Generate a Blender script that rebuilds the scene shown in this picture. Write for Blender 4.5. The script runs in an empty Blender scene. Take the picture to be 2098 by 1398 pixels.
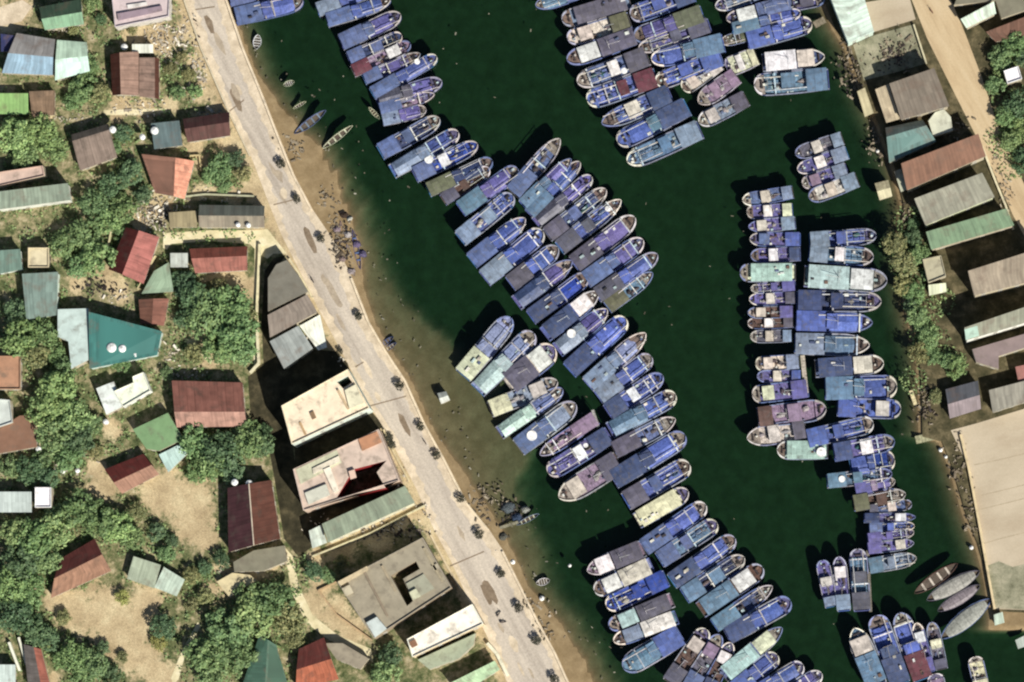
import bpy, math, random
from mathutils import Vector, Matrix
from mathutils.geometry import tessellate_polygon
random.seed(7)
R = random.Random(11)
S = 0.15                       # metres per photo pixel
H = 1500.0                     # camera height
CAM = (95.0, -150.0)           # camera stands to the lower right of the place
GZ = 1.2                       # level of the land
scene = bpy.context.scene
COL = scene.collection

# ------------------------------------------------------------------ helpers
def P(px, py, z=0.0):
    """ground point in metres of a photo pixel seen at height z"""
    x, y = (px-1049)*S, (699-py)*S
    k = (H-z)/H
    return (CAM[0]+(x-CAM[0])*k, CAM[1]+(y-CAM[1])*k)
def lin(c, k=1.30):
    o = []
    for v in c:
        v /= 255.0
        v = v/12.92 if v <= .04045 else ((v+.055)/1.055)**2.4
        o.append(min(.86, v/k))
    return (*o, 1.0)

class MB:
    def __init__(s): s.v = []; s.f = []; s.uv = {}
    def quad(s, a, b, c, d):
        n = len(s.v); s.v += [tuple(a), tuple(b), tuple(c), tuple(d)]; s.f.append((n, n+1, n+2, n+3)); return len(s.f)-1
    def box(s, x0, x1, y0, y1, z0, z1, taper=0.0):
        n = len(s.v); t = taper
        s.v += [(x0, y0, z0), (x1, y0, z0), (x1, y1, z0), (x0, y1, z0),
                (x0+t, y0+t, z1), (x1-t, y0+t, z1), (x1-t, y1-t, z1), (x0+t, y1-t, z1)]
        for q in ((0, 3, 2, 1), (4, 5, 6, 7), (0, 1, 5, 4), (1, 2, 6, 5), (2, 3, 7, 6), (3, 0, 4, 7)):
            s.f.append(tuple(n+i for i in q))
    def prism(s, poly, z0, z1, inset=0.0):
        """straight walls with top and bottom"""
        n = len(s.v); m = len(poly)
        cx = sum(p[0] for p in poly)/m; cy = sum(p[1] for p in poly)/m
        s.v += [(p[0], p[1], z0) for p in poly]
        s.v += [(p[0]+(cx-p[0])*inset, p[1]+(cy-p[1])*inset, z1) for p in poly]
        s.f.append(tuple(range(n+m-1, n-1, -1))); s.f.append(tuple(range(n+m, n+2*m)))
        for i in range(m):
            j = (i+1) % m; s.f.append((n+i, n+j, n+m+j, n+m+i))
    def tube(s, a, b, r0, r1=None, k=6):
        r1 = r0 if r1 is None else r1
        a, b = Vector(a), Vector(b); d = (b-a).normalized()
        u = d.orthogonal().normalized(); w = d.cross(u); n = len(s.v)
        for c, r in ((a, r0), (b, r1)):
            for i in range(k):
                t = 2*math.pi*i/k; s.v.append(tuple(c+u*math.cos(t)*r+w*math.sin(t)*r))
        for i in range(k):
            j = (i+1) % k; s.f.append((n+i, n+j, n+k+j, n+k+i))
        s.f.append(tuple(n+i for i in range(k-1, -1, -1))); s.f.append(tuple(n+k+i for i in range(k)))
    def lathe(s, prof, k=14, c=(0, 0, 0)):
        n = len(s.v)
        for r, z in prof:
            for i in range(k):
                t = 2*math.pi*i/k; s.v.append((c[0]+r*math.cos(t), c[1]+r*math.sin(t), c[2]+z))
        for q in range(len(prof)-1):
            for i in range(k):
                j = (i+1) % k; s.f.append((n+q*k+i, n+q*k+j, n+q*k+k+j, n+q*k+k+i))
        m = (len(prof)-1)*k
        s.f.append(tuple(n+i for i in range(k-1, -1, -1))); s.f.append(tuple(n+m+i for i in range(k)))
    def mesh(s, name, mat, uvs=None, smooth=False):
        me = bpy.data.meshes.new(name); me.from_pydata(s.v, [], s.f)
        if s.uv:
            L = me.uv_layers.new(name='UVMap')
            for p in me.polygons:
                if p.index in s.uv:
                    for k, li in enumerate(p.loop_indices): L.data[li].uv = s.uv[p.index][k]
        me.materials.append(mat); me.validate(); me.update()
        if smooth:
            for p in me.polygons: p.use_smooth = True
        return me
    def build(s, name, mat, parent=None, color=None, smooth=False):
        o = bpy.data.objects.new(name, s.mesh(name, mat, smooth=smooth)); COL.objects.link(o)
        if parent: o.parent = parent
        if color: o.color = color
        return o

LABELS = {}
def tag(o, label, cat, group=None):
    n = len(label.split())
    if not 4 <= n <= 16: print('LABEL LENGTH', n, label)
    if label in LABELS: print('LABEL TWICE', label)
    LABELS[label] = o
    o['label'] = label; o['category'] = cat
    if group: o['group'] = group
    return o
def empty(name, loc, rz=0, sc=(1, 1, 1)):
    o = bpy.data.objects.new(name, None); COL.objects.link(o); o.empty_display_size = .5
    o.location = loc; o.rotation_euler = (0, 0, rz); o.scale = sc
    return o
def part(name, me, parent, color):
    o = bpy.data.objects.new(name, me); COL.objects.link(o); o.parent = parent; o.color = color
    return o
def struct(o): o['kind'] = 'structure'; return o
def stuff(o, label, cat):
    o['kind'] = 'stuff'; return tag(o, label, cat)

# ------------------------------------------------------------------ materials
def new_mat(name):
    m = bpy.data.materials.new(name); m.use_nodes = True; nt = m.node_tree
    b = nt.nodes['Principled BSDF']; return m, nt, b
def N(nt, t, **kw):
    n = nt.nodes.new(t)
    for k, v in kw.items(): setattr(n, k, v)
    return n
def noise(nt, vec, scale, detail=5, rough=.6):
    n = N(nt, 'ShaderNodeTexNoise'); n.inputs['Scale'].default_value = scale
    n.inputs['Detail'].default_value = detail; n.inputs['Roughness'].default_value = rough
    nt.links.new(vec, n.inputs['Vector']); return n.outputs['Fac']
def ramp(nt, fac, stops):
    r = N(nt, 'ShaderNodeValToRGB'); e = r.color_ramp.elements
    while len(e) < len(stops): e.new(.5)
    for i, (p, c) in enumerate(stops):
        e[i].position = p; e[i].color = c if len(c) == 4 else (*c, 1)
    nt.links.new(fac, r.inputs['Fac']); return r.outputs['Color']
def mix(nt, a, b, fac, mode='MIX'):
    m = N(nt, 'ShaderNodeMix', data_type='RGBA', blend_type=mode)
    for sock, v in ((m.inputs[6], a), (m.inputs[7], b), (m.inputs[0], fac)):
        if hasattr(v, 'links'): nt.links.new(v, sock)
        else: sock.default_value = v if not isinstance(v, tuple) or len(v) == 4 else (*v, 1)
    return m.outputs[2]
G1 = lambda v: (v, v, v, 1)

def obj_mat(name, rough, scale, lo, hi, stain=None, stain_amt=.0, stain_scale=.4, uv=False, spec=.4, streak=None, bump=0.0, sheets=None):
    """a material coloured by the object's own colour, weathered by noise"""
    m, nt, b = new_mat(name)
    oi = N(nt, 'ShaderNodeObjectInfo'); tc = N(nt, 'ShaderNodeTexCoord')
    add = N(nt, 'ShaderNodeVectorMath', operation='ADD')
    sc = N(nt, 'ShaderNodeVectorMath', operation='SCALE'); sc.inputs['Scale'].default_value = 50.0
    cmb = N(nt, 'ShaderNodeCombineXYZ')
    for i in range(3): nt.links.new(oi.outputs['Random'], cmb.inputs[i])
    nt.links.new(cmb.outputs[0], sc.inputs[0])
    geo = N(nt, 'ShaderNodeNewGeometry')
    nt.links.new(tc.outputs['UV'] if uv else geo.outputs['Position'], add.inputs[0]); nt.links.new(sc.outputs[0], add.inputs[1])
    v = add.outputs[0]
    c = mix(nt, oi.outputs['Color'], ramp(nt, noise(nt, v, scale), [(.3, G1(lo)), (.7, G1(hi))]), 1.0, 'MULTIPLY')
    if streak:
        mp = N(nt, 'ShaderNodeMapping'); mp.inputs['Scale'].default_value = (streak, .07*streak, 1)
        nt.links.new(v, mp.inputs['Vector'])
        c = mix(nt, c, ramp(nt, noise(nt, mp.outputs[0], 1.0, 3), [(.32, G1(.76)), (.66, G1(1.16))]), .85, 'MULTIPLY')
    if sheets:
        sx, sy, amt = sheets; src = tc.outputs['UV'] if uv else tc.outputs['Object']
        mp2 = N(nt, 'ShaderNodeMapping'); mp2.inputs['Scale'].default_value = (1/sx, 1/sy, 0)
        nt.links.new(src, mp2.inputs['Vector'])
        fl = N(nt, 'ShaderNodeVectorMath', operation='FLOOR'); nt.links.new(mp2.outputs[0], fl.inputs[0])
        ad = N(nt, 'ShaderNodeVectorMath', operation='ADD'); nt.links.new(fl.outputs[0], ad.inputs[0]); nt.links.new(sc.outputs[0], ad.inputs[1])
        wn = N(nt, 'ShaderNodeTexWhiteNoise', noise_dimensions='3D'); nt.links.new(ad.outputs[0], wn.inputs['Vector'])
        c = mix(nt, c, ramp(nt, wn.outputs['Value'], [(0, G1(1-amt)), (.5, G1(1)), (1, G1(1+amt*.8))]), 1.0, 'MULTIPLY')
        fr_ = N(nt, 'ShaderNodeVectorMath', operation='FRACTION'); nt.links.new(mp2.outputs[0], fr_.inputs[0])
        sp = N(nt, 'ShaderNodeSeparateXYZ'); nt.links.new(fr_.outputs[0], sp.inputs[0])
        c = mix(nt, c, ramp(nt, sp.outputs[0], [(.0, G1(.72)), (.16, G1(1))]), 1.0, 'MULTIPLY')
    if stain:
        f = ramp(nt, noise(nt, v, stain_scale, 6, .65), [(.52, G1(0)), (.68, G1(stain_amt))])
        c = mix(nt, c, stain, f)
    nt.links.new(c, b.inputs['Base Color'])
    b.inputs['Roughness'].default_value = rough; b.inputs['Specular IOR Level'].default_value = spec
    if bump:
        bp = N(nt, 'ShaderNodeBump'); bp.inputs['Strength'].default_value = bump; bp.inputs['Distance'].default_value = .15
        nt.links.new(noise(nt, v, scale*3), bp.inputs['Height']); nt.links.new(bp.outputs[0], b.inputs['Normal'])
    return m
M = {}
M['paint'] = obj_mat('weathered_paint', .55, .9, .62, 1.18, (.10, .065, .04, 1), .55, .7)
M['deck'] = obj_mat('deck_boards', .7, 1.3, .42, 1.4, (.09, .07, .06, 1), .6, .9, sheets=(1.7, .9, .22))
M['boatroof'] = obj_mat('boat_roof_sheet', .6, .6, .66, 1.2, (.10, .09, .085, 1), .55, .8, sheets=(1.9, 1.35, .2))
M['metal'] = obj_mat('roof_sheet_metal', .55, .25, .86, 1.16, (.13, .085, .06, 1), .5, .22, uv=True, streak=1.1, sheets=(1.1, 3.2, .13))
M['tile'] = obj_mat('clay_roof_tile', .85, .35, .86, 1.22, (.06, .05, .04, 1), .5, .3, uv=True, streak=1.6, spec=.2, sheets=(2.4, 1.6, .12))
M['concrete'] = obj_mat('stained_concrete', .9, .35, .86, 1.16, (.13, .11, .085, 1), .6, .3, spec=.2)
M['wall'] = obj_mat('rendered_wall', .9, .5, .8, 1.1, (.16, .14, .11, 1), .5, .4, spec=.2)
M['tarp'] = obj_mat('tarpaulin', .5, 1.4, .6, 1.3, None, sheets=(2.6, 1.3, .2))
M['wood'] = obj_mat('old_wood', .8, 1.2, .6, 1.2, (.05, .04, .03, 1), .5, .9, spec=.2)
M['rubble'] = obj_mat('rubble', .9, .8, .45, 1.3, None, spec=.2)
M['glass'] = obj_mat('window_glass', .12, .5, .9, 1.1, None, spec=.6)
def island(m, stops):
    nt = m.node_tree; b = nt.nodes['Principled BSDF']; l = b.inputs['Base Color'].links[0]; g = N(nt, 'ShaderNodeNewGeometry')
    c = mix(nt, l.from_socket, ramp(nt, g.outputs['Random Per Island'], stops), 1.0, 'MULTIPLY'); nt.links.new(c, b.inputs['Base Color'])
island(M['rubble'], [(0, (.25, .22, .2)), (.4, (.7, .66, .6)), (.8, (1, .98, .92)), (1, (1.4, 1.4, 1.4))])
M['net'] = obj_mat('fishing_net', .95, 3.0, .35, 1.4, None, spec=.1, bump=.8)

def foliage_mat():
    m, nt, b = new_mat('foliage')
    oi = N(nt, 'ShaderNodeObjectInfo'); g = N(nt, 'ShaderNodeNewGeometry')
    r = ramp(nt, g.outputs['Random Per Island'], [(0, (.55, .62, .6)), (.5, (.95, 1, .9)), (.86, (1.3, 1.22, 1.1)), (1, (1.6, 1.5, 1.45))])
    c = mix(nt, oi.outputs['Color'], r, 1.0, 'MULTIPLY')
    nt.links.new(c, b.inputs['Base Color']); b.inputs['Roughness'].default_value = .6
    b.inputs['Specular IOR Level'].default_value = .3
    tr = N(nt, 'ShaderNodeBsdfTranslucent'); nt.links.new(c, tr.inputs['Color'])
    ms = N(nt, 'ShaderNodeMixShader'); ms.inputs[0].default_value = .22
    nt.links.new(b.outputs[0], ms.inputs[1]); nt.links.new(tr.outputs[0], ms.inputs[2])
    nt.links.new(ms.outputs[0], nt.nodes['Material Output'].inputs['Surface']); return m
M['leaf'] = foliage_mat()

def ground_mat():
    m, nt, b = new_mat('ground_soil_and_scrub')
    g = N(nt, 'ShaderNodeNewGeometry'); v = g.outputs['Position']
    at = N(nt, 'ShaderNodeAttribute', attribute_name='dirt')
    scrub = ramp(nt, noise(nt, v, .35, 8, .72), [(.28, lin((54, 62, 40))), (.41, lin((92, 102, 66))), (.50, lin((128, 128, 92))), (.58, lin((168, 156, 122))), (.70, lin((206, 196, 164)))])
    fine = noise(nt, v, 2.2, 5, .8)
    dirt = ramp(nt, noise(nt, v, .14, 7, .62), [(.3, lin((172, 152, 118))), (.5, lin((204, 184, 146))), (.7, lin((222, 206, 166)))])
    madd = N(nt, 'ShaderNodeMath', operation='ADD'); nt.links.new(at.outputs['Fac'], madd.inputs[0])
    sub = N(nt, 'ShaderNodeMath', operation='MULTIPLY_ADD'); nt.links.new(noise(nt, v, .45, 6, .7), sub.inputs[0])
    sub.inputs[1].default_value = 1.5; sub.inputs[2].default_value = -.75; nt.links.new(sub.outputs[0], madd.inputs[1])
    f = ramp(nt, madd.outputs[0], [(.40, G1(0)), (.6, G1(1))])
    c = mix(nt, scrub, dirt, f)
    c = mix(nt, c, ramp(nt, fine, [(.3, G1(.55)), (.7, G1(1.3))]), 1.0, 'MULTIPLY')
    nt.links.new(c, b.inputs['Base Color']); b.inputs['Roughness'].default_value = .95; b.inputs['Specular IOR Level'].default_value = .1
    return m
M['ground'] = ground_mat()
def noise_mat(name, stops, scale, fine=.18, rough=.95, fs=1.8, rot=0, aniso=None):
    m, nt, b = new_mat(name); g = N(nt, 'ShaderNodeNewGeometry'); v = g.outputs['Position']
    if aniso:
        mp = N(nt, 'ShaderNodeMapping', vector_type='TEXTURE'); mp.inputs['Rotation'].default_value = (0, 0, rot); mp.inputs['Scale'].default_value = tuple(1/a for a in aniso)
        nt.links.new(v, mp.inputs['Vector']); v2 = mp.outputs[0]
    else: v2 = v
    c = ramp(nt, noise(nt, v2, scale, 7, .62), stops)
    c = mix(nt, c, ramp(nt, noise(nt, v, fs, 4, .7), [(.3, G1(1-fine)), (.7, G1(1+fine))]), 1.0, 'MULTIPLY')
    nt.links.new(c, b.inputs['Base Color']); b.inputs['Roughness'].default_value = rough; b.inputs['Specular IOR Level'].default_value = .15
    return m
RA = math.radians(-60)
M['road'] = noise_mat('dusty_asphalt', [(.28, lin((166, 155, 142))), (.5, lin((198, 187, 172))), (.72, lin((218, 206, 188)))], .3, .17, aniso=(.12, 1.2, 1), rot=RA)
M['walk'] = noise_mat('dusty_pavement', [(.3, lin((190, 174, 150))), (.5, lin((216, 200, 174))), (.7, lin((238, 222, 196)))], .3, .14)
M['dirtroad'] = noise_mat('sandy_lane', [(.3, lin((182, 158, 124))), (.5, lin((206, 184, 148))), (.7, lin((216, 196, 162)))], .25, .08, aniso=(.15, 1.1, 1), rot=RA)
M['yard'] = noise_mat('yard_concrete', [(.3, lin((182, 166, 142))), (.5, lin((196, 182, 158))), (.7, lin((206, 192, 168)))], .1, .07, aniso=(.6, 1.1, 1), rot=math.radians(15))
M['bed'] = noise_mat('harbour_mud', [(.3, lin((132, 113, 82))), (.5, lin((148, 128, 96))), (.7, lin((164, 144, 110)))], .25, .12)
M['soil'] = noise_mat('bank_soil_with_shade', [(.3, lin((56, 56, 38))), (.5, lin((88, 82, 60))), (.7, lin((132, 120, 92)))], .3, .25)  # bank soil, darkened so its colour carries the shade between the warehouses
M['greyyard'] = noise_mat('grey_yard', [(.3, lin((112, 112, 90))), (.5, lin((150, 148, 124))), (.7, lin((176, 170, 146)))], .3, .2)
M['soilshade'] = noise_mat('alley_soil_painted_shade', [(.3, lin((46, 44, 32))), (.5, lin((66, 62, 46))), (.7, lin((98, 90, 68)))], .3, .25)  # alley ground with the blocks' shade painted into its colour
M['yardline'] = noise_mat('yard_joint_dust', [(.3, lin((160, 146, 122))), (.7, lin((190, 174, 148)))], .5)
M['path'] = noise_mat('pale_concrete_lane', [(.3, lin((200, 190, 150))), (.5, lin((228, 216, 176))), (.7, lin((244, 236, 204)))], .3, .08)
M['tar'] = noise_mat('dark_road_tone', [(.3, lin((120, 104, 86))), (.7, lin((150, 134, 114)))], .5)
M['patch'] = noise_mat('worn_asphalt', [(.3, lin((158, 144, 126))), (.5, lin((178, 164, 144))), (.7, lin((200, 184, 160)))], .4, .14)
M['rock'] = noise_mat('bank_rock', [(.3, lin((80, 72, 56))), (.5, lin((122, 110, 86))), (.7, lin((165, 150, 120)))], .5, .3)

def water_mat():
    m, nt, b = new_mat('green_harbour_water')
    nt.nodes.remove(b)
    out = nt.nodes['Material Output']
    tr = N(nt, 'ShaderNodeBsdfTransparent'); tr.inputs[0].default_value = (1, 1, 1, 1)
    gl = N(nt, 'ShaderNodeBsdfGlossy'); gl.inputs['Roughness'].default_value = .12
    g = N(nt, 'ShaderNodeNewGeometry')
    bp = N(nt, 'ShaderNodeBump'); bp.inputs['Strength'].default_value = .25; bp.inputs['Distance'].default_value = .05
    nt.links.new(noise(nt, g.outputs['Position'], .8, 5), bp.inputs['Height']); nt.links.new(bp.outputs[0], gl.inputs['Normal'])
    fr = N(nt, 'ShaderNodeFresnel'); fr.inputs['IOR'].default_value = 1.33
    ms = N(nt, 'ShaderNodeMixShader'); nt.links.new(fr.outputs[0], ms.inputs[0])
    nt.links.new(tr.outputs[0], ms.inputs[1]); nt.links.new(gl.outputs[0], ms.inputs[2])
    nt.links.new(ms.outputs[0], out.inputs['Surface'])
    va = N(nt, 'ShaderNodeVolumeAbsorption'); va.inputs['Color'].default_value = (.29, .62, .53, 1); va.inputs['Density'].default_value = .52
    nt.links.new(va.outputs[0], out.inputs['Volume'])
    return m
M['water'] = water_mat()

# ------------------------------------------------------------------ land, water, roads
def interp(tab, t):
    if t <= tab[0][0]: return tab[0][1]
    for (a, x), (b, y) in zip(tab, tab[1:]):
        if t <= b: return x+(y-x)*(t-a)/(b-a)
    return tab[-1][1]
ROADL = [(-60, 362), (0, 385), (100, 420), (215, 470), (320, 520), (420, 558), (480, 582), (560, 622), (640, 662), (740, 716), (820, 757), (890, 800), (1000, 858), (1085, 895), (1150, 930), (1230, 966), (1300, 1002), (1398, 1045), (1460, 1075)]
QUAY = [(-60, 440), (0, 466), (100, 500), (200, 541), (280, 572), (360, 604), (430, 641), (490, 682), (570, 722), (660, 757), (720, 792), (780, 832), (870, 872), (940, 911), (1030, 957), (1085, 1002), (1130, 1032), (1190, 1062), (1270, 1102), (1340, 1140), (1398, 1166), (1460, 1196)]
DRY = [(-60, 2), (150, 4), (220, 28), (260, 50), (300, 72), (360, 84), (430, 74), (520, 40), (590, 14), (680, 6), (900, 8), (980, 26), (1040, 36), (1110, 20), (1200, 12), (1270, 40), (1340, 46), (1398, 50), (1460, 52)]
SUB = [(-60, 22), (150, 26), (220, 52), (300, 96), (430, 100), (520, 72), (570, 62), (620, 76), (680, 120), (760, 178), (860, 192), (920, 172), (980, 120), (1040, 96), (1110, 70), (1200, 50), (1270, 76), (1460, 90)]
LANDR = [(-60, 1672), (0, 1688), (60, 1712), (100, 1738), (185, 1768), (260, 1802), (340, 1832), (420, 1852), (480, 1846), (560, 1850), (640, 1862), (720, 1882), (790, 1888), (895, 1890), (905, 1930), (960, 1952), (1050, 1978), (1120, 2005), (1180, 2022), (1252, 2034)]

def nz(x, y, s=1.0):
    return (math.sin(x*.071*s+1.3)*math.cos(y*.053*s+.4)+.5*math.sin(x*.19*s+y*.13*s)+.25*math.sin(x*.41*s-y*.37*s+2))/1.75
def bed_z(px, py):
    d = px-interp(QUAY, py)
    z = -3.6
    if d < 600:
        w = interp(DRY, py); s = interp(SUB, py)*(1+.12*nz(px, py)); w = max(2, w*(1+.18*nz(px+99, py)))
        if d < w: zl = .9*(1-max(d, 0)/w)+.06
        elif d < s: zl = .06-.4*min(1, (d-w)/14)-.62*((d-w)/(s-w))
        else: zl = -.96-(d-s)*.06
        z = max(z, zl+.07*nz(px*2, py*2)+.06*nz(px*5+31, py*5))
    if py < 1300:
        e = interp(LANDR, py)-px
        w = 4 if py < 900 else 16
        zr = .5-max(e, 0)*.06 if e < 12 else -.2-(e-12)*.07
        z = max(z, zr)
    return max(z, -3.6)
def grid(name, x0, x1, y0, y1, st, fz, mat, keep=None, attr=None):
    nx = int((x1-x0)/st)+1; ny = int((y1-y0)/st)+1; V = []; F = []; A = []
    for j in range(ny):
        for i in range(nx):
            px, py = x0+i*st, y0+j*st; z = fz(px, py); X = (px-1049)*S; Y = (699-py)*S
            V.append((X, Y, z))
            if attr: A.append(attr(px, py))
    for j in range(ny-1):
        for i in range(nx-1):
            if keep is None or keep(x0+(i+.5)*st, y0+(j+.5)*st):
                a = j*nx+i; F.append((a+nx, a+nx+1, a+1, a))
    me = bpy.data.meshes.new(name); me.from_pydata(V, [], F)
    if attr:
        at = me.attributes.new('dirt', 'FLOAT', 'POINT'); at.data.foreach_set('value', A)
    me.materials.append(mat); me.update()
    for p in me.polygons: p.use_smooth = True
    o = bpy.data.objects.new(name, me); COL.objects.link(o); return struct(o)
grid('harbour_bed', 380, 2180, -70, 1470, 10, bed_z, M['bed'])
mb = MB(); mb.box(-1500, 1500, -1500, 1500, -8, -4.2); struct(mb.build('deep_ground', M['bed']))
mb = MB(); mb.box(-1490, 1490, -1490, 1490, -4.1, 0.0); struct(mb.build('water', M['water']))

def poly_sheet(name, pts, z, mat, zb=None):
    pts3 = [Vector((*P(x, y, z), z)) for x, y in pts]
    mb = MB(); mb.v = [tuple(p) for p in pts3]
    area = sum(a.x*b.y-b.x*a.y for a, b in zip(pts3, pts3[1:]+pts3[:1]))
    for t in tessellate_polygon([pts3]):
        a, b, c = (pts3[i] for i in t)
        mb.f.append(tuple(t) if (b-a).cross(c-a).z > 0 else (t[0], t[2], t[1]))
    if zb is not None:
        n = len(mb.v); m = n; mb.v += [(p.x, p.y, zb) for p in pts3]
        for i in range(m):
            j = (i+1) % m; mb.f.append((i, i+m, j+m, j) if area < 0 else (i, j, j+m, i+m))
    return struct(mb.build(name, mat))
# left land, with bare-earth patches described by soft discs
DIRT = [(220, 1260, 70), (270, 1290, 55), (240, 1320, 40), (290, 1350, 45), (330, 1390, 40), (150, 1250, 46), (300, 1230, 40), (120, 1225, 30), 
        (340, 1010, 55), (390, 1030, 55), (400, 1080, 45), (425, 1110, 25), (310, 990, 25), (450, 560, 0), (480, 575, 36), (505, 590, 26), (455, 570, 26),
        (470, 300, 34), (500, 340, 25), (520, 390, 28), (535, 430, 25), (440, 240, 26), (410, 190, 24), (395, 130, 20), (385, 60, 26), (440, 390, 26), (480, 400, 22), (410, 395, 18),
        (20, 40, 40), (50, 20, 25), (75, 120, 0), (250, 220, 26), (300, 225, 24), (350, 215, 18), (330, 80, 34), (280, 70, 28), (240, 240, 16), (100, 235, 18),
        (350, 330, 0), (320, 430, 24), (290, 460, 20), (270, 440, 16), (400, 300, 22), (415, 330, 18), (330, 395, 18), (345, 420, 16), (240, 590, 26), (215, 560, 24), (160, 580, 24), (250, 610, 18),
        (410, 700, 24), (430, 740, 20), (230, 880, 24), (200, 960, 24), (215, 1000, 30), (190, 1005, 16), (40, 1180, 16), (480, 1190, 40), (450, 1160, 16), (330, 1200, 16),
        (640, 1240, 30), (690, 1260, 40), (720, 1290, 36), (660, 1200, 26), (760, 1080, 40), (820, 1060, 34), (700, 1120, 34), (860, 1050, 26), (650, 1145, 24), (780, 1110, 26),
        (840, 985, 20), (800, 900, 16), (870, 1060, 16), (700, 740, 14), (680, 700, 18), (550, 500, 20), (530, 470, 14), (560, 460, 16), (30, 120, 10), (520, 1170, 24), (560, 1150, 20), (430, 1210, 20), (110, 1390, 14), (20, 730, 22)]
def dirt_at(px, py):
    v = 0.0
    for x, y, r in DIRT:
        if r and abs(px-x) < 2*r and abs(py-y) < 2*r:
            v = max(v, 1.12-.68*math.hypot(px-x, py-y)/r)
    d = interp(ROADL, py)-px
    if -5 < d < 40: v = max(v, 1.1-d/40)
    return max(.15, min(1, v))
grid('ground', -90, 1110, -70, 1470, 8, lambda x, y: GZ, M['ground'], keep=lambda x, y: x < interp(ROADL, y)+22, attr=dirt_at)
poly_sheet('far_ground', [(-9000, -9000)]+[(x+25, y) for y, x in ROADL[:1]]+[(x+25, y) for y, x in ROADL]+[(1200, 9000), (-9000, 9000)], GZ-.01, M['ground'], -4)
# quay with pavement, then asphalt on top of it
poly_sheet('pavement', [(x-6, y) for y, x in ROADL]+[(x, y) for y, x in reversed(QUAY)], GZ+.02, M['walk'], -4)
def rside(y): return interp(QUAY, y)-22-5*math.sin(y*.013)-4*nz(y*3, 40)-2*math.sin(y*.31)
ys = list(range(-60, 1470, 9))
poly_sheet('road', [(interp(ROADL, y)+9+4*math.sin(y*.021)+5*nz(y*2.6, 7)+1.5*math.sin(y*.37), y) for y in ys]+[(rside(y), y) for y in reversed(ys)], GZ+.028, M['road'])
for a, b in (((758, 832), (832, 812)), ((922, 1160), (992, 1130)), ((560, 420), (600, 410)), ((728, 752), (745, 742)), ((400, 20), (440, 14)), ((470, 228), (500, 205))):
    dx, dy = b[0]-a[0], b[1]-a[1]; l = math.hypot(dx, dy); nx, ny = -dy/l*1.3, dx/l*1.3
    poly_sheet('road_line', [(a[0]+nx, a[1]+ny), (b[0]+nx, b[1]+ny), (b[0]-nx, b[1]-ny), (a[0]-nx, a[1]-ny)], GZ+.034, M['tar'])  # thin darker lines across the road
rp = random.Random(5)
for k in range(26):
    y = rp.uniform(0, 1400); f = rp.uniform(.2, .8); x = interp(ROADL, y)+9+f*(rside(y)-interp(ROADL, y)-18); n = rp.randint(6, 9); ra = rp.uniform(6, 17); st = rp.uniform(1.2, 2.8)
    pts = []
    for i in range(n):
        a = 2*math.pi*i/n; q = ra*rp.uniform(.6, 1.1); u, v = q*st*math.cos(a), q*.55*math.sin(a); pts.append((x+u*.46-v*.88, y+u*.88+v*.46))
    if all(interp(ROADL, b)+10 < a < rside(b)-2 for a, b in pts): poly_sheet('road_patch', pts, GZ+.0305+.0002*k, M['tar' if rp.random() < .2 else ('walk' if rp.random() < .5 else 'patch')])
# right land
poly_sheet('right_ground', [(1640, -9000)]+[(x, y) for y, x in LANDR]+[(2110, 1256), (9000, 1256), (9000, -9000)], GZ-.1, M['soil'], -4)
poly_sheet('right_road', [(1862, -40), (1868, 0), (1900, 80), (1945, 170), (1990, 260), (2030, 340), (2075, 440), (2110, 505), (2160, 520), (2110, 400), (2080, 340), (2042, 250), (2012, 160), (1978, 70), (1948, 0), (1935, -40)], GZ-.07, M['dirtroad'])
poly_sheet('yard', [(1948, 882), (2000, 868), (2098, 838), (2160, 820), (2160, 1252), (2038, 1248), (2022, 1160), (2004, 1060), (1985, 960)], GZ-.06, M['yard'])
poly_sheet('yard', [(1768, 6), (1862, -10), (1876, 40), (1790, 66)], GZ-.05, M['yard'])
poly_sheet('yard', [(1748, 92), (1792, 72), (1872, 50), (1898, 130), (1830, 150), (1770, 165)], GZ-.055, M['greyyard'])
for y0 in (938, 1002, 1030, 1100):
    poly_sheet('yard_joint', [(1992+(y0-900)*.1, y0+14), (2050, y0+3), (2110, y0-12), (2110, y0-10.5), (2050, y0+4.5), (1992+(y0-900)*.1, y0+15.5)], GZ-.052, M['yardline'])
poly_sheet('yard', [(2022, 1160), (2046, 1150), (2075, 1162), (2120, 1150), (2160, 1252), (2038, 1246)], GZ-.054, M['greyyard'])
poly_sheet('alley_shade', [(586, 522), (560, 530), (542, 556), (536, 660), (540, 748), (508, 772), (514, 862), (546, 892), (562, 980), (582, 1104), (612, 1142), (640, 1120), (634, 1085), (624, 1040), (606, 962), (600, 915), (582, 832), (640, 800), (716, 757), (712, 744), (690, 720), (640, 716), (590, 756), (556, 700), (552, 570)], GZ+.012, M['soilshade'])  # dark sheets outlining painted shade left of and between the tall blocks
poly_sheet('alley_shade', [(604, 914), (757, 838), (786, 872), (776, 882), (604, 964)], GZ+.014, M['soilshade'])
poly_sheet('alley_shade', [(622, 1048), (818, 984), (830, 996), (650, 1080), (634, 1088)], GZ+.014, M['soilshade'])
poly_sheet('lane', [(378, 694), (392, 694), (416, 712), (436, 738), (430, 746), (408, 724), (384, 706)], GZ+.03, M['path'])
poly_sheet('lane', [(212, 226), (340, 222), (344, 230), (290, 236), (214, 236)], GZ+.03, M['path'])
poly_sheet('lane', [(-10, 18), (46, 0), (66, 14), (44, 44), (-10, 58)], GZ+.03, M['walk'])
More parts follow.
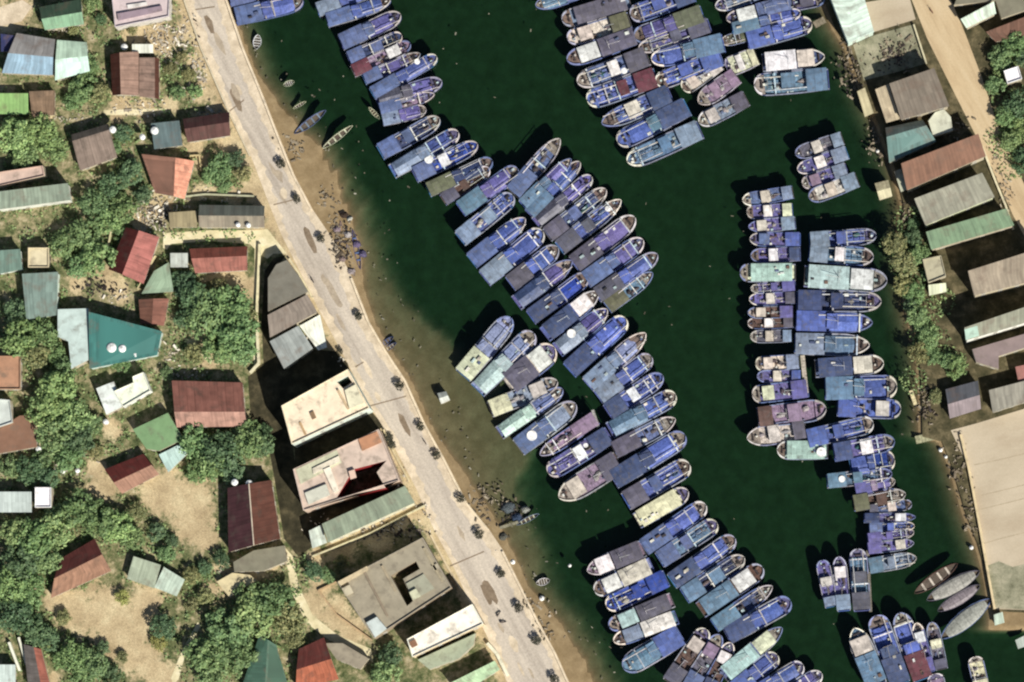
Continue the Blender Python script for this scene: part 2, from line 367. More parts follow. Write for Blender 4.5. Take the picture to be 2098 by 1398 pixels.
# lanes on the left side
poly_sheet('lane', [(335, 478), (430, 472), (520, 472), (548, 470), (572, 500), (588, 520), (560, 520), (548, 530), (535, 524), (512, 500), (430, 494), (350, 500), (342, 512), (334, 508)], GZ+.03, M['path'])
poly_sheet('lane', [(522, 500), (534, 500), (530, 660), (533, 740), (520, 752), (519, 690)], GZ+.036, M['path'])
poly_sheet('lane', [(582, 1120), (600, 1140), (612, 1200), (640, 1260), (690, 1300), (760, 1330), (765, 1358), (735, 1340), (675, 1312), (625, 1275), (598, 1215), (588, 1160)], GZ+.03, M['path'])
poly_sheet('lane', [(405, 1275), (412, 1282), (380, 1340), (366, 1392), (356, 1402), (350, 1390), (372, 1335)], GZ+.03, M['path'])

# ------------------------------------------------------------------ boats
LB, WB = 18.0, 5.2          # nominal size of the moulds
SHAPE = (.64, 2.7, .6)
def hwid(t):                # half width of the plan at t (0 stern, 1 bow), 1 = full
    a, e, f = SHAPE
    if t < a: return .88+.12*math.sin(min(1, t/.45)*math.pi/2)
    u = (t-a)/(1-a); return max(.02, (1-u**e)**f)
def sheer(t): return 1.25+.25*(1-t)**3+1.15*max(0, (t-.5)/.5)**2.2
TS = [0, .04, .12, .25, .4, .55, .66, .75, .82, .88, .925, .96, .983, 1.0]
def hull_mb():
    mb = MB(); hw = WB/2
    rows = []
    for t in TS:
        x = (t-.5)*LB; w = hwid(t)*hw; z = sheer(t)
        xb = x-(.0 if t < .8 else (t-.8)*4.5)
        rows.append([(xb, w*.55, -.7), (x, w*.9, .2), (x, w, z), (x, max(.01, w-.14), z), (x, max(.008, w-.16), .55)])
    for side in (1, -1):
        n = len(mb.v); k = 5
        for r in rows:
            for p in r: mb.v.append((p[0], p[1]*side, p[2]))
        for i in range(len(rows)-1):
            for j in range(k-1):
                q = (n+i*k+j, n+(i+1)*k+j, n+(i+1)*k+j+1, n+i*k+j+1)
                mb.f.append(q if side > 0 else q[::-1])
    r = rows[0]
    mb.box(-LB/2-.02, -LB/2+.16, -r[2][1], r[2][1], -.6, sheer(0)-.02)
    return mb
def strip(t0, t1, wid, z, dz, over=.03, mirror=True):
    """rail following the gunwale"""
    mb = MB(); hw = WB/2; m = 16
    pts = [t0+(t1-t0)*i/m for i in range(m+1)]
    for side in (1, -1):
        n = len(mb.v)
        for t in pts:
            x = (t-.5)*LB; w = hwid(t)*hw+over; zz = sheer(t)+z
            for (yy, z2) in ((w, zz), (w, zz+dz), (max(.0, w-wid), zz+dz), (max(.0, w-wid), zz)): mb.v.append((x, yy*side, z2))
        for i in range(m):
            for a, b in ((0, 1), (1, 2), (2, 3), (3, 0)):
                q = (n+i*4+a, n+i*4+4+a, n+i*4+4+b, n+i*4+b); mb.f.append(q[::-1] if side > 0 else q)
    return mb
def deck_mb(t0, t1, z0, z1=None, shrink=.17):
    mb = MB(); hw = WB/2; m = 14; z1 = z0 if z1 is None else z1; n = 0
    for i in range(m+1):
        t = t0+(t1-t0)*i/m; w = max(.03, hwid(t)*hw-shrink); z = z0+(z1-z0)*i/m
        mb.v += [((t-.5)*LB, -w, z), ((t-.5)*LB, w, z), ((t-.5)*LB, w, z-.12), ((t-.5)*LB, -w, z-.12)]
    for i in range(m):
        a = i*4
        mb.f += [(a, a+4, a+5, a+1), (a+2, a+6, a+7, a+3), (a+1, a+5, a+6, a+2), (a+3, a+7, a+4, a)]
    mb.f += [(0, 1, 2, 3), (m*4+3, m*4+2, m*4+1, m*4)]
    return mb
def X(t): return (t-.5)*LB
def roof_on_posts(t0, t1, w, z, camber=.16):
    rf = MB(); po = MB(); hw = WB/2*w
    # cambered sheet in 4 strips with thickness
    ysd = [-1, -.5, 0, .5, 1]
    for a, b in zip(ysd, ysd[1:]):
        za, zb = z+camber*(1-a*a), z+camber*(1-b*b)
        x0, x1 = X(t0), X(t1)
        n = len(rf.v)
        rf.v += [(x0, a*hw, za), (x1, a*hw, za), (x1, b*hw, zb), (x0, b*hw, zb), (x0, a*hw, za-.1), (x1, a*hw, za-.1), (x1, b*hw, zb-.1), (x0, b*hw, zb-.1)]
        rf.f += [(n, n+1, n+2, n+3), (n+7, n+6, n+5, n+4), (n, n+4, n+5, n+1), (n+2, n+6, n+7, n+3), (n+1, n+5, n+6, n+2), (n+3, n+7, n+4, n)]
    for tx in (t0+.02, (t0+t1)/2, t1-.02):
        for sy in (-1, 1): po.tube((X(tx), sy*(hw-.2), .8), (X(tx), sy*(hw-.2), z), .07)
    for sy in (-1, 1): po.tube((X(t0+.02), sy*(hw-.2), z-.12), (X(t1-.02), sy*(hw-.2), z-.12), .06)
    for tx in (t0+.02, t1-.02): po.tube((X(tx), -hw+.2, z-.12), (X(tx), hw-.2, z-.12), .06)
    return rf, po
def gable_tarp(t0, t1, w, z, rise, r1=None):
    mb = MB(); hw = WB/2*w; m = 5
    prof = [(-1, -.35), (-.98, 0), (-.5, rise*.55), (0, rise), (.5, rise*.5), (.98, 0), (1, -.35)]
    n = 0
    for i in range(m+1):
        t = t0+(t1-t0)*i/m; k = min(1, hwid(t)*1.0); sag = .1*math.sin(i*2.1)
        for y, dz in prof: mb.v.append((X(t), y*hw*k, z+dz+sag*(1-abs(y))))
    for i in range(m):
        for j in range(6):
            a = i*7+j; mb.f.append((a, a+7, a+8, a+1))
    mb.f.append(tuple(range(6, -1, -1))); mb.f.append(tuple(m*7+j for j in range(7)))
    return mb
def heap(cx, cy, rx, ry, h, rnd, k=9):
    mb = MB()
    prof = [(1, 0), (.86, .5), (.5, .85), (.12, 1)]
    for r, z in prof:
        for i in range(k):
            t = 2*math.pi*i/k; q = r*(1+rnd.uniform(-.2, .2)); mb.v.append((cx+rx*q*math.cos(t), cy+ry*q*math.sin(t), h[0]+(h[1]-h[0])*z*(1+rnd.uniform(-.12, .12))))
    for a in range(3):
        for i in range(k):
            j = (i+1) % k; mb.f.append((a*k+i, a*k+j, a*k+k+j, a*k+k+i))
    mb.f.append(tuple(3*k+i for i in range(k))); return mb
def joinmb(*ms):
    o = MB()
    for m in ms:
        n = len(o.v); o.v += m.v; o.f += [tuple(i+n for i in f) for f in m.f]
    return o
def cabin(t0, t1, w, z0, z1, over=.25):
    c = MB(); hw = WB/2*w; c.box(X(t0), X(t1), -hw, hw, z0, z1, .08)
    r = MB(); r.box(X(t0)-over, X(t1)+over, -hw-over, hw+over, z1, z1+.14)
    g = MB(); zz = z0+(z1-z0)*.55
    g.box(X(t0)+.3, X(t1)+.04, -hw-.04, hw+.04, zz, zz+.5)
    return c, r, g

rk = random.Random(3)
MESH = {}
def reg(key, mb, mat, smooth=False): MESH[key] = mb.mesh(key.split(':')[0], M[mat], smooth=smooth)
for k, SHAPE in enumerate(((.70, 2.9, .56), (.77, 3.3, .5), (.60, 2.4, .64))):
    reg('hull:%d' % k, hull_mb(), 'paint'); reg('gunwale:%d' % k, strip(.0, .86, .26, .0, .1), 'paint'); reg('bow_rail:%d' % k, strip((.85, .9, .8)[k], .998, (.5, .6, .36)[k], .02, .22), 'paint')
    reg('deck:%d' % k, deck_mb(.01, .86, .95), 'deck'); reg('foredeck:%d' % k, deck_mb((.84, .86, .78)[k], .985, 1.55, 1.95), 'deck')
SHAPE = (.64, 2.7, .6)
def hatches(ts):
    m = MB()
    for t in ts: m.box(X(t)-.75, X(t)+.75, -.95, .95, .96, 1.32, .1)
    return m
for k, t in enumerate((.50, .60, .70, .79)): reg('hatch:%d' % k, hatches([t]), 'deck')
def winch():
    m = MB(); m.tube((X(.9), -.7, 2.15), (X(.9), .7, 2.15), .26); m.box(X(.9)-.3, X(.9)+.3, -.85, -.65, 1.6, 2.4); m.box(X(.9)-.3, X(.9)+.3, .65, .85, 1.6, 2.4); return m
reg('winch', winch(), 'wood')
def mastm(t, h):
    m = MB(); m.tube((X(t), 0, .9), (X(t), 0, h), .11, .06); m.tube((X(t), 0, h-1.4), (X(t)-3.0, .3, h-.6), .06); m.tube((X(t)+.02, -1.1, h-1.8), (X(t)+.02, 1.1, h-1.8), .05); return m
reg('mast:1', mastm(.55, 6.2), 'paint'); reg('mast:2', mastm(.82, 5.2), 'paint'); reg('mast:3', mastm(.42, 5.6), 'paint')
def pole(y, t0, t1, z): m = MB(); m.tube((X(t0), y, z), (X(t1), y*1.1, z+.3), .14, .1); return m
reg('boom:1', pole(1.5, .30, .86, 3.0), 'paint'); reg('boom:2', pole(-1.3, .4, .95, 2.6), 'paint'); reg('boom:3', pole(.4, .05, .6, 3.7), 'paint')
def setroof(key, t0, t1, w, z):
    a, b = roof_on_posts(t0, t1, w, z); reg('roof:'+key, a, 'boatroof'); reg('roof_frame:'+key, b, 'paint')
setroof('aft', .015, .40, .96, 2.9); setroof('aftshort', .02, .30, .98, 2.7); setroof('long', .05, .54, .96, 3.0); setroof('full', .06, .80, .96, 3.0); setroof('fore', .56, .83, .84, 3.1); setroof('mid', .42, .62, .9, 3.2); setroof('small', .02, .22, .9, 2.6)
def setcab(key, *a):
    c, r, g = cabin(*a); reg('wheelhouse:'+key, c, 'paint'); reg('wheelhouse_roof:'+key, r, 'boatroof'); reg('window:'+key, g, 'glass')
setcab('mid', .42, .53, .62, .95, 3.5); setcab('fore', .62, .80, .66, .95, 3.0); setcab('small', .46, .62, .7, .95, 2.8); setcab('aft', .08, .26, .7, .95, 3.1)
reg('tarp:fore', gable_tarp(.44, .86, .86, 1.75, .5), 'tarp'); reg('tarp:low', gable_tarp(.54, .83, .8, 1.45, .25), 'tarp'); reg('tarp:aft', gable_tarp(.04, .52, .92, 2.0, .75), 'tarp')
r = random.Random(40)
for k in range(8):
    reg('net_pile:%d' % k, heap(X(.34+.06*k), r.uniform(-1.2, 1.2), r.uniform(.7, 1.5), r.uniform(.5, 1.0), (.95, r.uniform(1.4, 2.0)), r), 'net')
for k in range(28):
    x, y, w, d = X(r.uniform(.08, .86)), r.uniform(-1.8, 1.5), r.uniform(.35, 1.1), r.uniform(.3, .8); m = MB(); m.box(x, x+w, y, y+d, .95, r.uniform(1.3, 2.2)); reg('deck_box:%d' % k, m, 'rubble')
for k in range(20):
    x, y, w, d = X(r.uniform(.06, .38)), r.uniform(-1.9, 1.2), r.uniform(.4, 1.3), r.uniform(.35, .8); m = MB(); m.box(x, x+w, y, y+d, 2.98, r.uniform(3.3, 3.7)); reg('roof_box:%d' % k, m, 'rubble')
for k in range(10):
    x, y, w, d = X(r.uniform(.80, .92)), r.uniform(-.9, .5), r.uniform(.4, .9), r.uniform(.3, .6); m = MB(); m.box(x, x+w, y, y+d, 1.6, r.uniform(2.2, 2.6)); reg('bow_box:%d' % k, m, 'rubble')
for k in range(4):
    m = MB(); t = (.43, .56, .72, .83)[k]; m.box(X(t)-.16, X(t)+.16, -2.35, 2.35, 2.35, 2.5); m.box(X(t)-.12, X(t)+.12, -2.3, -2.1, 1.0, 2.35); m.box(X(t)-.12, X(t)+.12, 2.1, 2.3, 1.0, 2.35); reg('cross_beam:%d' % k, m, 'paint')
m = MB()
for t in (.1, .3, .5, .7): m.tube((X(t), -2.2, 1.3), (X(t), 2.2, 1.3), .1)
reg('thwart', m, 'wood')

# sampan mould: pointed at both ends
def sampan_hull():
    mb = MB(); T = [0, .06, .15, .3, .5, .7, .85, .94, 1]
    rows = []
    for t in T:
        w = max(.03, math.sin(math.pi*t)**.62)*WB/2; z = .55+1.1*abs(t-.5)**2*4*.5
        rows.append([(X(t), w*.6, -.3), (X(t), w, z), (X(t), max(.01, w-.3), z), (X(t), max(.005, w-.36), .15)])
    for side in (1, -1):
        n = len(mb.v)
        for r in rows: mb.v += [(p[0], p[1]*side, p[2]) for p in r]
        for i in range(len(rows)-1):
            for j in range(3):
                q = (n+i*4+j, n+i*4+4+j, n+i*4+5+j, n+i*4+j+1); mb.f.append(q if side > 0 else q[::-1])
    return mb
def sampan_floor():
    mb = MB(); T = [.03, .15, .3, .5, .7, .85, .97]
    for t in T:
        w = max(.02, math.sin(math.pi*t)**.62*WB/2-.3); mb.v += [(X(t), -w, .22), (X(t), w, .22)]
    for i in range(len(T)-1): mb.f.append((i*2, i*2+2, i*2+3, i*2+1))
    return mb
reg('sampan_hull', sampan_hull(), 'wood'); reg('floor', sampan_floor(), 'wood')
m = MB()
for t in (.22, .4, .58, .76): m.box(X(t)-.35, X(t)+.35, -WB*.36, WB*.36, .5, .62)
reg('seat', m, 'wood')
def mat_cover():
    mb = MB(); T = [.12, .22, .35, .5, .65, .78, .9]; k = 6
    for t in T:
        w = math.sin(math.pi*t)**.62*WB/2*.92
        for j in range(k+1):
            a = math.pi*j/k; mb.v.append((X(t), -w*math.cos(a), .7+.75*math.sin(a)*(w/(WB/2))))
    for i in range(len(T)-1):
        for j in range(k): a = i*(k+1)+j; mb.f.append((a, a+k+1, a+k+2, a+1))
    return mb
reg('cover', mat_cover(), 'tarp')

PAL = {'b': (90, 108, 176), 'v': (106, 102, 160), 'd': (58, 72, 112), 't': (102, 132, 158), 'B': (52, 78, 166), 'g': (98, 114, 158), 'G': (134, 150, 174), 's': (70, 84, 122),
       'k': (98, 96, 112), 'p': (150, 128, 152), 'n': (100, 76, 68), 'y': (222, 222, 190), 'w': (238, 236, 234), 'm': (176, 204, 198), 'o': (108, 110, 88), 'c': (216, 206, 194), 'l': (150, 160, 200), 'r': (104, 58, 68)}
WORD = {'b': 'blue', 'v': 'violet', 'd': 'dark blue', 't': 'teal', 'B': 'bright blue', 'g': 'grey', 'G': 'light grey', 's': 'slate', 'k': 'taupe', 'p': 'pinkish', 'n': 'brown', 'y': 'pale yellow', 'w': 'white', 'm': 'mint', 'o': 'olive', 'c': 'cream', 'l': 'pale blue', 'r': 'maroon'}
ORD = 'zeroth first second third fourth fifth sixth seventh eighth ninth tenth eleventh twelfth thirteenth fourteenth fifteenth sixteenth seventeenth eighteenth nineteenth twentieth'.split()
def ordinal(n):
    if n <= 20: return ORD[n]
    tens = {2: 'twenty', 3: 'thirty', 4: 'forty', 5: 'fifty'}[n//10]
    return tens+'-'+ORD[n % 10] if n % 10 else {3: 'thirtieth', 4: 'fortieth', 5: 'fiftieth'}[n//10]
def jit(c, a=.12, r=R):
    k = 1+r.uniform(-a, a); return (min(.86, c[0]*k*(1+r.uniform(-.06, .06))), min(.86, c[1]*k), min(.86, c[2]*k*(1+r.uniform(-.06, .06))), 1)
KINDPART = {'A': 'stern roof', 'B': 'short stern roof', 'C': 'fore roof', 'D': 'small wheelhouse', 'E': 'stern tarp', 'F': 'open hold', 'G': 'full-length roof', 'M': 'mat cover', 'S': 'open hull'}
def place_boat(sx, sy, bx, by, w, K, dk, rf, cb, label, group):
    z = 1.6
    x0, y0 = P(sx, sy, z); x1, y1 = P(bx, by, z)
    L = math.hypot(x1-x0, y1-y0); W = w*S*1.03
    zs = max(.55, min(1.05, L/19.0))
    if K in 'SM': zs = .8
    o = empty('sampan' if K in 'SM' else 'fishing_boat', ((x0+x1)/2, (y0+y1)/2, 0), math.atan2(y1-y0, x1-x0)+R.uniform(-.035, .035), (L/LB, W/WB, zs))
    tag(o, label, 'sampan' if K in 'SM' else 'fishing boat', group)
    D = jit(lin(PAL[dk])); RF = jit(lin(PAL[rf]), .1); CB = jit(lin(PAL[cb]), .08)
    p = lambda key, c: part(key.split(':')[0], MESH[key], o, c)
    if K in 'SM':
        p('sampan_hull', D)
        p('floor', jit((.10, .08, .06)))
        if K == 'M': p('cover', jit(lin((158, 156, 150) if rf == 'G' else (132, 124, 132)), .08))
        else: p('seat', RF)
        return o
    big = L > 12.5
    def boxes(nm, n, k):
        for q in R.sample(range(n), k): p('%s:%d' % (nm, q), jit(R.choice([(.76, .76, .74), (.6, .58, .54), (.74, .76, .78), (.5, .64, .7), (.12, .15, .28), (.16, .11, .09), (.05, .05, .06)]), .2))
    def nets(c, k):
        for q in R.sample(range(8), k): p('net_pile:%d' % q, jit(c, .3))
    boxes('bow_box', 10, R.randint(1, 3))
    if K in 'ABEF':
        for q in R.sample(range(4), R.randint(1, 2)): p('cross_beam:%d' % q, jit(R.choice([(.7, .7, .68), (.5, .62, .68), (.4, .4, .42)])))
    if K in 'ABEF': boxes('deck_box', 28, R.randint(3, 8))
    hullc = jit(R.choice([(.06, .12, .36), (.05, .16, .34), (.10, .14, .34), (.08, .10, .28)])) if dk in 'bvdtBl' else jit(lin((92, 88, 92)))
    sh = R.choice([0, 0, 1, 1, 2]); p('hull:%d' % sh, hullc)
    p('gunwale:%d' % sh, jit(R.choice([(.20, .23, .38), (.12, .17, .36), (.24, .27, .36), (.34, .34, .38)])))
    p('bow_rail:%d' % sh, jit(R.choice([(.74, .68, .58), (.50, .46, .44), (.36, .36, .46), (.62, .58, .58), (.18, .22, .4)])))
    p('deck:%d' % sh, D); p('foredeck:%d' % sh, jit(R.choice([lin((120, 104, 96)), lin((96, 92, 130)), D, lin((150, 140, 130))])))
    if big or R.random() < .5: p('winch', jit((.05, .04, .04)))
    rr = R.random()
    if K == 'A':
        p('roof:aft', RF); p('roof_frame:aft', CB); p('wheelhouse:mid', CB); p('window:mid', (.02, .03, .05, 1)); p('wheelhouse_roof:mid', jit(R.choice([RF, D, CB, D]), .15))
        p('tarp:fore' if rr < .55 else 'tarp:low', jit(D, .15)); p('boom:%d' % R.choice([1, 2]), jit((.55, .53, .5))); p('mast:1', jit((.4, .4, .4)))
        if R.random() < .6: boxes('roof_box', 20, R.randint(1, 4))
    elif K == 'B':
        p('roof:aftshort', RF); p('roof_frame:aftshort', CB); [p('hatch:%d' % k, jit(D, .3)) for k in range(1, 4)]; p('wheelhouse:small' if rr < .4 else 'wheelhouse:mid', CB); kk = 'small' if rr < .4 else 'mid'
        p('wheelhouse_roof:'+kk, jit(R.choice([CB, RF, D]), .1)); p('window:'+kk, (.02, .03, .05, 1)); p('boom:1', jit((.5, .5, .5))); p('boom:2', jit((.6, .57, .5))); nets(R.choice([(.08, .12, .2), (.12, .10, .10), (.05, .12, .12), (.3, .28, .26)]), 2); p('mast:2', jit((.4, .4, .4)))
    elif K == 'C':
        p('roof:fore', CB); p('wheelhouse:fore', jit((.5, .48, .46))); p('window:fore', (.02, .03, .05, 1)); p('roof_frame:fore', jit((.4, .4, .4))); p('roof:long', RF); p('roof_frame:long', jit((.3, .3, .3))); p('mast:3', jit((.5, .5, .5)))
        if R.random() < .5: boxes('roof_box', 20, 2)
    elif K == 'D':
        p('wheelhouse:fore' if rr < .5 else 'wheelhouse:small', CB); kk = 'fore' if rr < .5 else 'small'
        p('wheelhouse_roof:'+kk, CB); p('window:'+kk, (.02, .03, .05, 1)); p('roof:aftshort' if rr < .6 else 'roof:small', RF); p('roof_frame:aftshort' if rr < .6 else 'roof_frame:small', CB); boxes('deck_box', 28, 6); nets(R.choice([(.28, .26, .26), (.10, .08, .09)]), 3); p('mast:3', jit((.5, .5, .5)))
    elif K == 'E':
        p('tarp:aft', RF); p('tarp:low', jit(D, .2)); p('wheelhouse:mid', CB); p('window:mid', (.02, .03, .05, 1)); p('wheelhouse_roof:mid', jit(RF, .15)); p('boom:2', jit((.6, .58, .55))); p('mast:1', jit((.4, .4, .4)))
    elif K == 'F':
        p('roof:aft', RF); p('roof_frame:aft', CB); p('thwart', jit((.12, .09, .08))); p('boom:1', jit((.65, .6, .58))); nets((.1, .09, .1), 3); p('mast:2', jit((.4, .4, .4)))
    elif K == 'G':
        p('roof:full', RF); p('roof_frame:full', CB); boxes('roof_box', 20, 5)
    return o

# name, group phrase, label tail, rows: stern x y, bow x y, width, kind, deck, roof, cabin
RAFTS = [
 ('from top of the long diagonal raft', 'fishing boats of the long diagonal raft', '''650 22 765 -22 30 A b G w;670 45 800 0 30 A b g b;698 88 822 32 32 A v g w;713 120 824 74 28 B d g w;722 146 842 92 27 D p r w;745 162 862 112 26 B v g w;762 192 896 118 28 A b g b;772 208 906 168 34 E v k g;778 226 890 192 24 F p g g;783 246 873 224 28 A v G b;778 312 902 245 30 B d g g;803 352 940 272 34 E b G g;848 358 980 298 34 B B g w;878 393 1008 328 31 A d o g;908 412 1002 345 27 B n k c;945 432 1060 345 36 A v t b;942 490 1052 402 32 B b G w;965 535 1078 450 32 A b g b;993 572 1112 474 34 A b G b;1045 582 1144 508 32 A b k b;1058 622 1172 535 32 E v s b;1088 652 1203 565 30 A B s b;1115 685 1228 600 32 C b s w;1142 718 1245 635 32 E v G b;1165 758 1284 655 37 A b s b;1205 790 1323 683 38 A l G b;1226 815 1334 730 34 A b G b;1246 847 1357 768 32 B b s w;1250 884 1384 808 34 E b t t;1258 925 1384 858 31 F g k g;1257 985 1404 892 36 A b s b;1283 1030 1412 950 36 B b k g;1305 1068 1410 1006 32 G y y c;1318 1122 1447 1036 32 A b g b;1352 1150 1468 1070 32 B t g c;1376 1192 1506 1103 32 A b s b;1402 1222 1525 1142 32 B d t w;1436 1252 1562 1162 36 C n t w;1463 1282 1583 1202 28 F d t w;1490 1305 1619 1230 40 A b s b;1480 1384 1604 1288 34 C g m y;1503 1412 1594 1344 32 A b b b;1545 1425 1645 1362 34 A b b b;1590 1440 1684 1380 34 A v b b'''),
 ('down the raft beside the brown shallows', 'fishing boats rafted beside the brown shallows', '''948 770 1048 652 36 A l y b;978 800 1094 683 36 E l m b;1040 790 1136 712 50 C c k w;1005 842 1142 780 36 D G y c;1024 890 1152 796 32 E g m m;1062 918 1180 828 42 A G g w;1222 858 1106 932 26 F p p k;1250 893 1122 968 38 B v s w;1268 945 1146 1022 42 D p k c'''),
 ('down the raft hugging the long raft', 'fishing boats hugging the upper right side of the long raft', '''1052 398 1146 284 34 F g g g;1070 420 1172 328 28 A v t b;1085 440 1188 332 28 A b t b;1098 458 1212 362 30 E v k b;1120 482 1243 390 30 B s k g;1145 508 1274 412 30 B b k w;1175 542 1302 447 34 A v k g;1200 576 1318 492 34 A v g b;1222 606 1348 523 34 A b k b;1244 630 1338 560 30 F t o g'''),
 ('down the top raft, left column', 'fishing boats in the left column of the top raft', '''1200 -22 1097 12 28 A t g t;1290 0 1152 44 36 G G k k;1290 40 1163 82 30 D c o c;1308 72 1162 125 38 C d k w;1328 118 1182 168 36 B g k w;1345 158 1203 208 36 B b r w;1375 195 1232 252 34 B b s c;1410 222 1264 290 36 A b s t;1436 268 1284 330 36 B t G b'''),
 ('down the top raft, right column', 'fishing boats in the right column of the top raft', '''1420 -15 1292 34 34 B b s w;1440 28 1300 78 38 A v o b;1455 54 1308 100 32 B v k w;1482 86 1335 126 40 A b t b;1478 116 1345 172 38 B b b c'''),
 ('in the pale knot below the top raft', 'small pale boats below the top raft', '''1475 130 1398 182 28 D c c c;1510 156 1430 210 36 D p p p;1530 202 1432 252 30 D G k c;1550 114 1488 140 34 D y y w'''),
 ('down the top right cluster', 'fishing boats moored at the top right', '''1590 -25 1465 14 26 F G G c;1625 5 1488 40 30 C g g w;1560 20 1690 -4 30 D v n k;1500 62 1640 26 26 A b t g;1530 84 1664 50 38 A b b b;1545 68 1476 87 24 F o o o;1562 130 1690 116 34 C s w c;1698 164 1545 174 46 B t t b'''),
 ('in the four-boat raft by rust-roofed warehouse', 'small boats rafted near the rust-roofed warehouse', '''1726 282 1630 318 30 D k G c;1736 312 1634 350 28 D v G w;1735 345 1644 379 26 D v G p;1757 368 1657 406 33 D c G c'''),
 ('down the narrow left column, right basin', 'small boats in the narrow left column of the right basin', '''1625 395 1521 410 28 D g G c;1624 428 1530 437 28 D v y w;1630 458 1533 464 24 D v G c;1640 490 1536 491 26 D v b g;1640 521 1538 524 28 D v s w;1630 558 1516 560 37 G y m w;1630 586 1538 591 20 B v v c;1630 610 1535 614 26 D v k c;1626 639 1532 641 24 D n v c;1626 661 1532 663 22 D n k w;1623 688 1537 690 26 D k G c'''),
 ('down the wide column by bank trees', 'fishing boats in the wide column left of the bank trees', '''1658 493 1796 484 34 B b G b;1657 520 1790 526 38 B t G w;1648 568 1818 575 48 C m m w;1632 615 1806 620 42 B d d c;1630 658 1788 662 42 A b b b;1628 705 1782 708 44 A t G b'''),
 ('down the lower left knot, right basin', 'boats of the lower left knot in the right basin', '''1638 742 1548 745 30 D c G c;1642 770 1551 772 25 D v b c;1656 798 1541 808 37 D v v y;1552 856 1693 838 44 D p n p;1652 880 1530 897 42 D c k c;1696 924 1592 921 38 G m m m'''),
 ('down the lower right column, right basin', 'boats of the lower right column in the right basin', '''1670 754 1811 747 34 C g s c;1690 797 1838 793 48 A b t b;1715 836 1846 838 38 D b b c;1652 898 1790 870 38 B b b b;1708 930 1833 903 38 B v s w;1742 958 1833 941 40 E B b b;1694 988 1828 970 30 B t t w;1752 1005 1834 984 30 A v v p'''),
 ('down the slim boats beside sandy yard', 'slim boats left of the sandy yard', '''1748 1033 1856 1012 34 B n o c;1780 1046 1868 1032 22 D g k c;1770 1064 1876 1058 20 D v d w;1780 1082 1874 1078 20 B b g g;1777 1103 1873 1092 22 B v v v;1777 1123 1873 1114 24 D v v c;1779 1160 1878 1144 32 B G t w'''),
 ('from left of the three upright boats', 'three upright boats in the lower right', '''1703 1244 1685 1148 27 D v G c;1729 1252 1719 1141 29 D v G w;1766 1252 1757 1125 32 B t k c'''),
 ('from left in the bottom right raft', 'boats of the bottom right raft', '''1796 1405 1752 1287 42 C t t c;1846 1402 1794 1262 42 A b s b;1893 1392 1840 1257 42 A b r b;1906 1378 1876 1277 25 D v v w;1930 1372 1908 1275 27 D k k y;1935 1460 1914 1381 34 A p v k;2016 1424 1996 1346 27 F y y k'''),
 ('from top of the white-roofed bottom raft', 'white-roofed boats of the bottom raft', '''1318 1122 1204 1173 33 C p k w;1336 1158 1218 1212 36 C l c w;1366 1186 1242 1242 38 B B B w;1378 1230 1248 1284 34 C p k m;1386 1263 1258 1316 31 C t w G;1396 1302 1276 1368 46 A t b b'''),
 ('from left in the cluttered bottom knot', 'cluttered brown boats at the bottom edge', '''1372 1400 1448 1290 36 D n k c;1412 1415 1474 1300 34 D k g p;1446 1424 1500 1318 30 D n s w'''),
 ('in the pair by the road', 'boats moored by the road at the top', '''482 34 622 4 38 A b g b;470 0 600 -36 36 A v g b'''),
]
BOATXY = []
for tail, group, rows in RAFTS:
    lines = rows.replace('\n', '').split(';'); geo = [[float(a) for a in l.split()[:5]] for l in lines]
    for i, line in enumerate(lines):
        q = line.split(); g = geo[i]; gaps = []; L = math.hypot(g[2]-g[0], g[3]-g[1]); ux, uy = (g[2]-g[0])/L, (g[3]-g[1])/L
        for k in (i-1, i+1):
            if 0 <= k < len(geo):
                o = geo[k]; dx, dy = (o[0]+o[2]-g[0]-g[2])/2, (o[1]+o[3]-g[1]-g[3])/2; gaps.append(abs(dx*uy-dy*ux))
        q[4] = str(min(max(g[4], .95*min(gaps)), 1.17*g[4])); K, dk, rf, cb = q[5:9]
        if K == 'F': desc = '%s open boat' % WORD[dk]
        elif K == 'D': desc = '%s boat with %s wheelhouse' % (WORD[dk], WORD[cb])
        else: desc = '%s boat with %s %s' % (WORD[dk], WORD[cb if K == 'C' else rf], KINDPART[K])
        label = '%s, %s %s' % (desc, ordinal(i+1), tail)
        if len(label.split()) > 16: label = label.replace('short ', '')
        place_boat(*[float(a) for a in q[:5]], K, dk, rf, cb, label, group)
